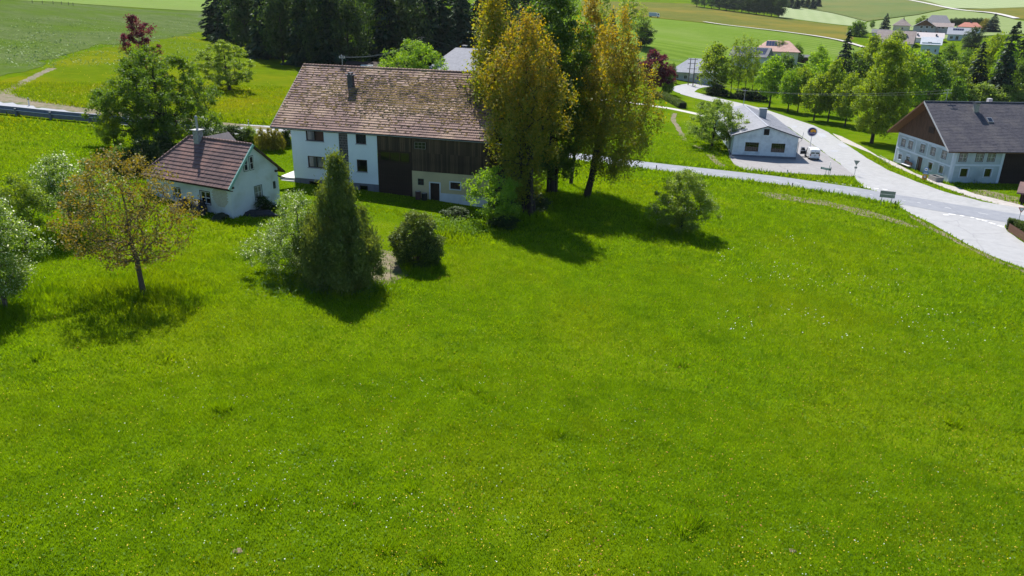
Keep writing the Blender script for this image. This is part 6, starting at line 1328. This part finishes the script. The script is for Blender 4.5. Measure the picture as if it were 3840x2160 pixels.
for s_ in (-1, 1):
    MB().poly([(s_ * .10, -.004 + .0, 1.10), (s_ * .66, -.004, 1.10), (s_ * .60, .034, 1.52), (s_ * .10, .034, 1.52)], s_ > 0).prism([(s_ * .09, -.02, 1.08), (s_ * .68, -.02, 1.08), (s_ * .62, .02, 1.56), (s_ * .09, .02, 1.56)], (0, .012, 0)).build('rear_window', VG, van)
    MB().box(s_ * .70 - .06, -.035, .72, s_ * .70 + .06, .03, 1.05).build('tail_light', mat('tail_light', (.30, .03, .02), .3), van)
    for y in (.75, 3.3):
        wh = MB().tube([(s_ * .66, y, .30), (s_ * .86, y, .30)], .30, 18).build('wheel', BLACK, van); MB().tube([(s_ * .82, y, .30), (s_ * .875, y, .30)], .18, 14).build('rim', METAL, wh)
MB().box(-.80, -.10, .34, .80, .02, .52).build('bumper', mat('bumper_grey', (.55, .56, .58), .5), van, bevel=.03)
MB().box(-.26, -.03, .72, .26, .0, .84).build('number_plate', S_WHITE, van); MB().box(-.2, -.034, .75, .2, -.031, .81).build('plate_text', BLACK, van)
MB().box(-.012, -.02, .55, .012, .012, 1.55).build('door_gap', BLACK, van)
MB().poly([(-.845, 2.35, 1.06), (-.835, 3.0, 1.06), (-.72, 2.62, 1.62), (-.74, 2.35, 1.68)]).poly([(-.85, 2.3, .45), (-.85, 3.15, .45), (-.845, 3.1, 1.05), (-.85, 2.3, 1.05)]).build('door_opening', BLACK, van)
MB().poly([(-.66, 2.68, 1.66), (.66, 2.68, 1.66), (.72, 3.2, 1.1), (-.72, 3.2, 1.1)], True).build('windscreen', VG, van, loc=(0, .01, .03))
dr = empty('tmp', (0, 0, 0)); bpy.data.objects.remove(dr)
door = MB().prism([(0, 0, .42), (0, 0, 1.05), (.35, 0, 1.62), (.95, 0, 1.66), (1.0, 0, 1.05), (1.0, 0, .42)], (0, .07, 0)).build('door', VW, van, (-.86, 3.1, 0), (0, 0, math.radians(180 + 18)))
MB().prism([(.08, -.005, 1.08), (.38, -.005, 1.56), (.88, -.005, 1.58), (.92, -.005, 1.08)], (0, .085, 0)).build('door_glass', VG, door); MB().prism([(.06, -.01, .48), (.06, -.01, .98), (.94, -.01, .98), (.94, -.01, .48)], (0, .09, 0)).build('door_lining', BLACK, door)
# bench, trough and railing at the old farmhouse
bn = frame_at(RO, RYAW, 'bench', 'wooden bench with white seat and brown back before the farmhouse gable', 'bench'); zb = ground(*(np.array(RO[:2]) + np.array([-1, 10.6]))) - RO[2]
MB().box(-1.05, 9.7, zb + .42, -.55, 12.0, zb + .48).build('seat', mat('bench_white', (.72, .71, .70), .6), bn)
for k in range(3): MB().box(-.45, 9.7, zb + .58 + k * .16, -.41, 12.0, zb + .71 + k * .16).build('back_slat', WOOD_BROWN, bn)
for y in (9.85, 11.8): MB().box(-1.0, y, zb - .1, -.92, y + .08, zb + .42).box(-.5, y, zb - .1, -.42, y + .08, zb + 1.0).build('leg', WOOD_BROWN, bn)
tg = frame_at(RO, RYAW, 'water_trough', 'grey stone water trough at the old farmhouse corner', 'trough'); zb = ground(*(np.array(RO[:2]) + np.array([-1.3, 1]))) - RO[2]
tm = MB(); x0, x1, y0, y1, hh = -1.9, -.7, .2, 2.3, .72
tm.box(x0, y0, zb - .2, x1, y0 + .15, zb + hh).box(x0, y1 - .15, zb - .2, x1, y1, zb + hh).box(x0, y0 + .15, zb - .2, x0 + .15, y1 - .15, zb + hh).box(x1 - .15, y0 + .15, zb - .2, x1, y1 - .15, zb + hh)
tm.build('basin', mat('trough_stone', (.22, .21, .20), .9, (.30, .29, .28), 3, .4, 20), tg, bevel=.03); MB().poly([(x0 + .15, y0 + .15, zb + hh - .12), (x1 - .15, y0 + .15, zb + hh - .12), (x1 - .15, y1 - .15, zb + hh - .12), (x0 + .15, y1 - .15, zb + hh - .12)]).build('water', mat('trough_water', (.03, .04, .045), .05, spec=.6), tg)
a, b = pix(3297, 602), pix(3332, 623); rl = empty('railing', a, 0, 'short tubular railing beside the footpath at the grass strip', 'railing')
MB().tube([Vector((0, 0, .9)), b - a + Vector((0, 0, .9))], .03).build('handrail', METAL, rl); MB().tube([Vector((0, 0, .45)), b - a + Vector((0, 0, .45))], .025).build('middle_rail', METAL, rl)
for f in (0, .5, 1): MB().tube([(b - a) * f + Vector((0, 0, -.3)), (b - a) * f + Vector((0, 0, .9))], .03).build('post', METAL, rl)
# picket fence at the lower right
FB = mat('picket_brown', (.17, .085, .055), .8, (.23, .125, .085), 4, .3, 15)
a, b = pix(3778, 868), pix(3925, 962); pf = empty('picket_fence', a, 0, 'red-brown picket fence along the side road', 'fence'); d = b - a; L = math.hypot(d.x, d.y); u = Vector((d.x / L, d.y / L, 0)); yaw = math.atan2(d.y, d.x)
pk = MB().prism([(0, 0, .08), (.075, 0, .08), (.075, 0, 1.0), (.037, 0, 1.06), (0, 0, 1.0)], (0, .022, 0)).mesh('picket', FB)
k = 0
while k * .135 < L: p = u * (k * .135); link('picket', pk, pf, (p.x, p.y, ground(a.x + p.x, a.y + p.y) - a.z), (0, 0, yaw)); k += 1
for z in (.3, .8): MB().bar(Vector((0, 0, z)) + Vector((-u.y, u.x, 0)) * .05, Vector((d.x, d.y, d.z + z)) + Vector((-u.y, u.x, 0)) * .05, .04, .07).build('rail', FB, pf)
for k in range(int(L / 2.2) + 1): p = u * (k * 2.2) + Vector((-u.y, u.x, 0)) * .12; MB().box(p.x - .04, p.y - .04, -.5, p.x + .04, p.y + .04, .95 + (ground(a.x + p.x, a.y + p.y) - a.z)).build('post', FB, pf)
px_house('shed', 'shed with red-brown tiled roof at the right of the old farmhouse', 3832, 3985, 775, 728, 694, 3.5, TILE_RED, WOOD_BLACK, over=.5, cat='shed')
# electricity: twin pole, poles, wires
WPOLE = mat('pole_timber', (.12, .10, .085), .9, (.17, .145, .12), 3, stretch=(5, 5, .4))
P = pix(2589, 320); tp = empty('power_pole', P, math.radians(-12), 'twin timber power pole with transformer and cross arms', 'pole'); h = height_at(P, 218)
for x_ in (-.75, .75): MB().tube([(x_, 0, -.5), (x_ * .9, 0, h)], [.16, .11], 8).build('post', WPOLE, tp)
for z in (h - .4, h - 1.6, h - 3.2): MB().bar((-1.5, 0, z), (1.5, 0, z), .14).build('cross_arm', WPOLE, tp)
MB().box(-.55, -.45, h * .28, .55, .45, h * .28 + 1.4).build('transformer', mat('transformer_grey', (.4, .42, .42), .6), tp)
for x_ in (-1.3, 0, 1.3): MB().lathe([(.05, 0), (.1, .1), (.05, .2), (.1, .3), (.03, .4)], 8, (x_, 0, h - .33)).build('insulator', FR_WHITE, tp)
P2 = pix(1585, 300); wp = empty('power_pole', P2, 0, 'timber power pole standing behind the maple and farmhouse', 'pole'); h2 = height_at(P2, 136)
MB().tube([(0, 0, -.5), (0, 0, h2)], [.15, .1], 8).build('post', WPOLE, wp); MB().bar((-.7, 0, h2 - .25), (.7, 0, h2 - .25), .1).build('cross_arm', WPOLE, wp)
WIRE = mat('wire', (.13, .13, .135), .5, metal=.5); WIRE_P = mat('aluminium_wire', (.25, .26, .27), .6)
def wire(a, b, sag, label, m=WIRE, r=.016, group=None):
    a, b = Vector(a), Vector(b); pts = [a.lerp(b, t / 14) - Vector((0, 0, sag * 4 * (t / 14) * (1 - t / 14))) for t in range(15)]
    o = empty('power_line', a, 0, label, 'wire', group); MB().tube([p - a for p in pts], r, 5).build('wire', m, o)
def in_frame(o, yaw, p):
    c, s_ = math.cos(math.radians(yaw)), math.sin(math.radians(yaw)); return Vector((o[0] + p[0] * c - p[1] * s_, o[1] + p[0] * s_ + p[1] * c, o[2] + p[2]))
for k in range(2): wire(in_frame((HX, HY, 0), HYAW, (2.3 + .5 * k, HD / 2 + .3, HR + 1.05)), P2 + Vector((-.5 + k, 0, h2 - .15)), 1.2, 'wire from the farmhouse roof pole to the pole behind the maple', group='wires behind the farmhouse ridge')
wire(P2 + Vector((.5, 0, h2 - .2)), pix(2000, 330) + Vector((0, 0, 9)), 1.5, 'wire from the maple pole towards the poplars')
rp_g = in_frame(GO, GYAW, (5.1, gL - .6, gR + 2.8)); rp_i = in_frame(RO, RYAW, (2.2, rW / 2 + .5, rR + 1.5))
for k in range(2): wire(rp_g + Vector((-.3 + .6 * k, 0, 0)), rp_i + Vector((0, 0, -.25 + .45 * k)), .6, 'pale wire from the workshop roof pole to the old farmhouse', WIRE_P, .010, 'wires over the branch road')
for k in range(2): wire(in_frame(tuple(P), -12, (-1.3 + 2.6 * k, 0, h - .1)), rp_g + Vector((-.4 + .8 * k, 0, 0)), 2.0, 'pale wire from the twin pole to the workshop roof', WIRE_P, .010, 'wires above the bungalow lane')
for k in range(3): wire(in_frame(tuple(P), -12, (-1.3 + 1.3 * k, 0, h - .1)), at_d(2330, 175 + k * 8, 175), 1.2, 'pale wire from the twin pole past the copper beech', WIRE_P, .010, 'wires past the copper beech')
# things by the walls
for i, (x_, y_, hh) in enumerate(((14.95, -.65, .86), (15.62, -.55, .74))):
    loc = in_frame((HX, HY, 0), HYAW, (x_, y_, 0)); loc.z = ground(loc.x, loc.y); r = empty('barrel', loc, 0, ['taller rusty brown barrel beside the stable door', 'shorter dark barrel nearer the stable door'][i], 'barrel')
    MB().lathe([(.29, 0), (.31, .02), (.30, .3), (.315, .32), (.30, .34), (.30, .6), (.315, .62), (.30, .64), (.30, hh - .02), (.28, hh)], 16).build('drum', mat('rusty_drum', (.10, .045, .035), .7, (.06, .04, .04), 5) if i == 0 else BLACK, r, smooth=False); MB().lathe([(.24, hh - .001), (.24, hh + .02)], 14).build('lid', METAL, r)
rs = random.Random(12)
def lump(name, label, cat, loc, rx, ry, rz, m, seed, n=14):
    rr = np.random.RandomState(seed); V_, F_ = [], []; ph = rr.uniform(0, 6, 6)
    for i in range(7):
        t = i / 6 * math.pi / 2
        for k in range(n):
            a = 2 * math.pi * k / n; w = 1 + .18 * math.sin(3 * a + ph[0] + i) + .12 * math.sin(5 * a + ph[1] - i) + rr.normal(0, .05); V_.append((rx * math.cos(a) * math.cos(t) ** .7 * w, ry * math.sin(a) * math.cos(t) ** .7 * w, rz * math.sin(t) * (1 + rr.normal(0, .06)) - .08))
    for i in range(6): F_ += [(i * n + k, i * n + (k + 1) % n, (i + 1) * n + (k + 1) % n, (i + 1) * n + k) for k in range(n)]
    r = empty(name, loc, 0, label, cat); MB().add(V_, F_).build('mound', m, r, smooth=True); return r
TARP = mat('dark_tarp', (.018, .018, .022), .5, (.035, .035, .04), 4, .5, 8)
def cg(x_, y_): p = in_frame(CO, CYAW, (x_, y_, 0)); p.z = ground(p.x, p.y); return p
lump('covered_pile', 'tall dark tarpaulin-covered pile before the cottage window', 'pile', cg(-.9, 3.3), .7, .9, 1.35, TARP, 3); lump('covered_pile', 'long low dark covered woodpile along the cottage front', 'pile', cg(-.9, 5.6), .8, 1.7, .8, mat('old_logs', (.03, .022, .018), .9, (.06, .045, .035), 6, .6, 9), 4)
lump('covered_pile', 'dark heap of clutter below the cottage gable', 'pile', cg(2.4, -.9), 1.9, .8, .55, TARP, 5); lump('covered_pile', 'dark weedy heap at the cottage corner', 'pile', cg(-.7, .9), .7, 1.2, .5, mat('weedy_heap', (.012, .02, .008), .9, (.03, .04, .015), 6), 6)
EARTH = mat('molehill_earth', (.16, .115, .075), .95, (.23, .17, .12), 8, .6, 15)
for i, (a, b) in enumerate(((890, 2066), (2972, 2066), (2566, 1972))): lump('molehill', ['bare brown molehill in the near grass', 'small molehill half hidden in the meadow', 'flattened pale molehill beside dark grass'][i], 'molehill', pix(a, b), .24 - .05 * i, .2 - .04 * i, .12, EARTH, 7 + i)
for i, (a, b, tp_) in enumerate(((1466, 1052, 992), (1389, 1062, 1020))):
    P = pix(a, b); r = empty('garden_stake', P, 0, ['thin garden stake standing in the bare bed', 'short dark stake beside the thuja'][i], 'stake'); MB().tube([(0, 0, -.2), (.02, 0, height_at(P, tp_))], .025, 6).build('stake', WPOLE, r)
for i, (a, b) in enumerate(((4, 1158), (28, 1166), (-20, 1150))):
    P = pix(a, b); r = empty('fence_stake', P, 0, 'dark wooden stake in the shade of the silvery fruit tree', 'stake', 'stakes under the silvery fruit tree'); MB().tube([(0, 0, -.2), (.03, 0, .75)], .05, 6).build('stake', WPOLE, r)
for i, (a, b, tp_) in enumerate(((122, 12, 0), (160, 14, 2), (200, 16, 4), (232, 18, 5), (258, 20, 7), (275, 22, 9))):
    P = pix(a, b); r = empty('fence_post', P, 0, 'thin fence post on the far meadow edge', 'fence post', 'posts on the far meadow edge'); MB().tube([(0, 0, -.2), (0, 0, min(2.2, height_at(P, tp_)))], .09, 6).build('post', WPOLE, r)
# lorry on the far slope
P = pix(2452, 66); ppm = px_per_m(P); L = 40 / ppm; tk = empty('lorry', P, math.radians(-14), 'white and blue box lorry on the far field edge', 'lorry'); hh = height_at(P, 47)
MB().box(-L / 2, 0, .9, L * .22, 2.5, hh).build('cargo_box', mat('lorry_box', (.36, .44, .54), .5), tk); MB().prism([(L * .25, 0, .7), (L * .5, 0, .7), (L * .5, 0, hh * .55), (L * .44, 0, hh * .9), (L * .25, 0, hh * .9)], (0, 2.4, 0)).build('cab', VW, tk)
MB().box(L * .33, -.02, hh * .55, L * .45, 0, hh * .8).build('cab_window', VG, tk)
for x_ in (-.38, -.28, .36): MB().tube([(L * x_, -.05, .5), (L * x_, .3, .5)], .5, 14).build('wheel', BLACK, tk)

# ------------------------------------------------------------------ thin spring haze over the valley
hm = bpy.data.materials.new('haze'); hm.use_nodes = True
for k in list(hm.node_tree.nodes):
    if k.type != 'OUTPUT_MATERIAL': hm.node_tree.nodes.remove(k)
pv = hm.node_tree.nodes.new('ShaderNodeVolumePrincipled'); pv.inputs['Color'].default_value = (.86, .92, 1.0, 1); pv.inputs['Density'].default_value = .00004; pv.inputs['Anisotropy'].default_value = .3
hm.node_tree.links.new(pv.outputs[0], [k for k in hm.node_tree.nodes if k.type == 'OUTPUT_MATERIAL'][0].inputs['Volume'])
zlo, zhi = float(GZ.min()) - 1.5, max(float(GZ.max()), CAM_H) + 40
hz = MB().box(GX[0] - 5, GY[0] - 5, zlo, GX[-1] + 5, GY[-1] + 5, zhi).build('haze', hm); tag(hz, 'thin pale haze filling the air over the valley', 'haze', kind='stuff')
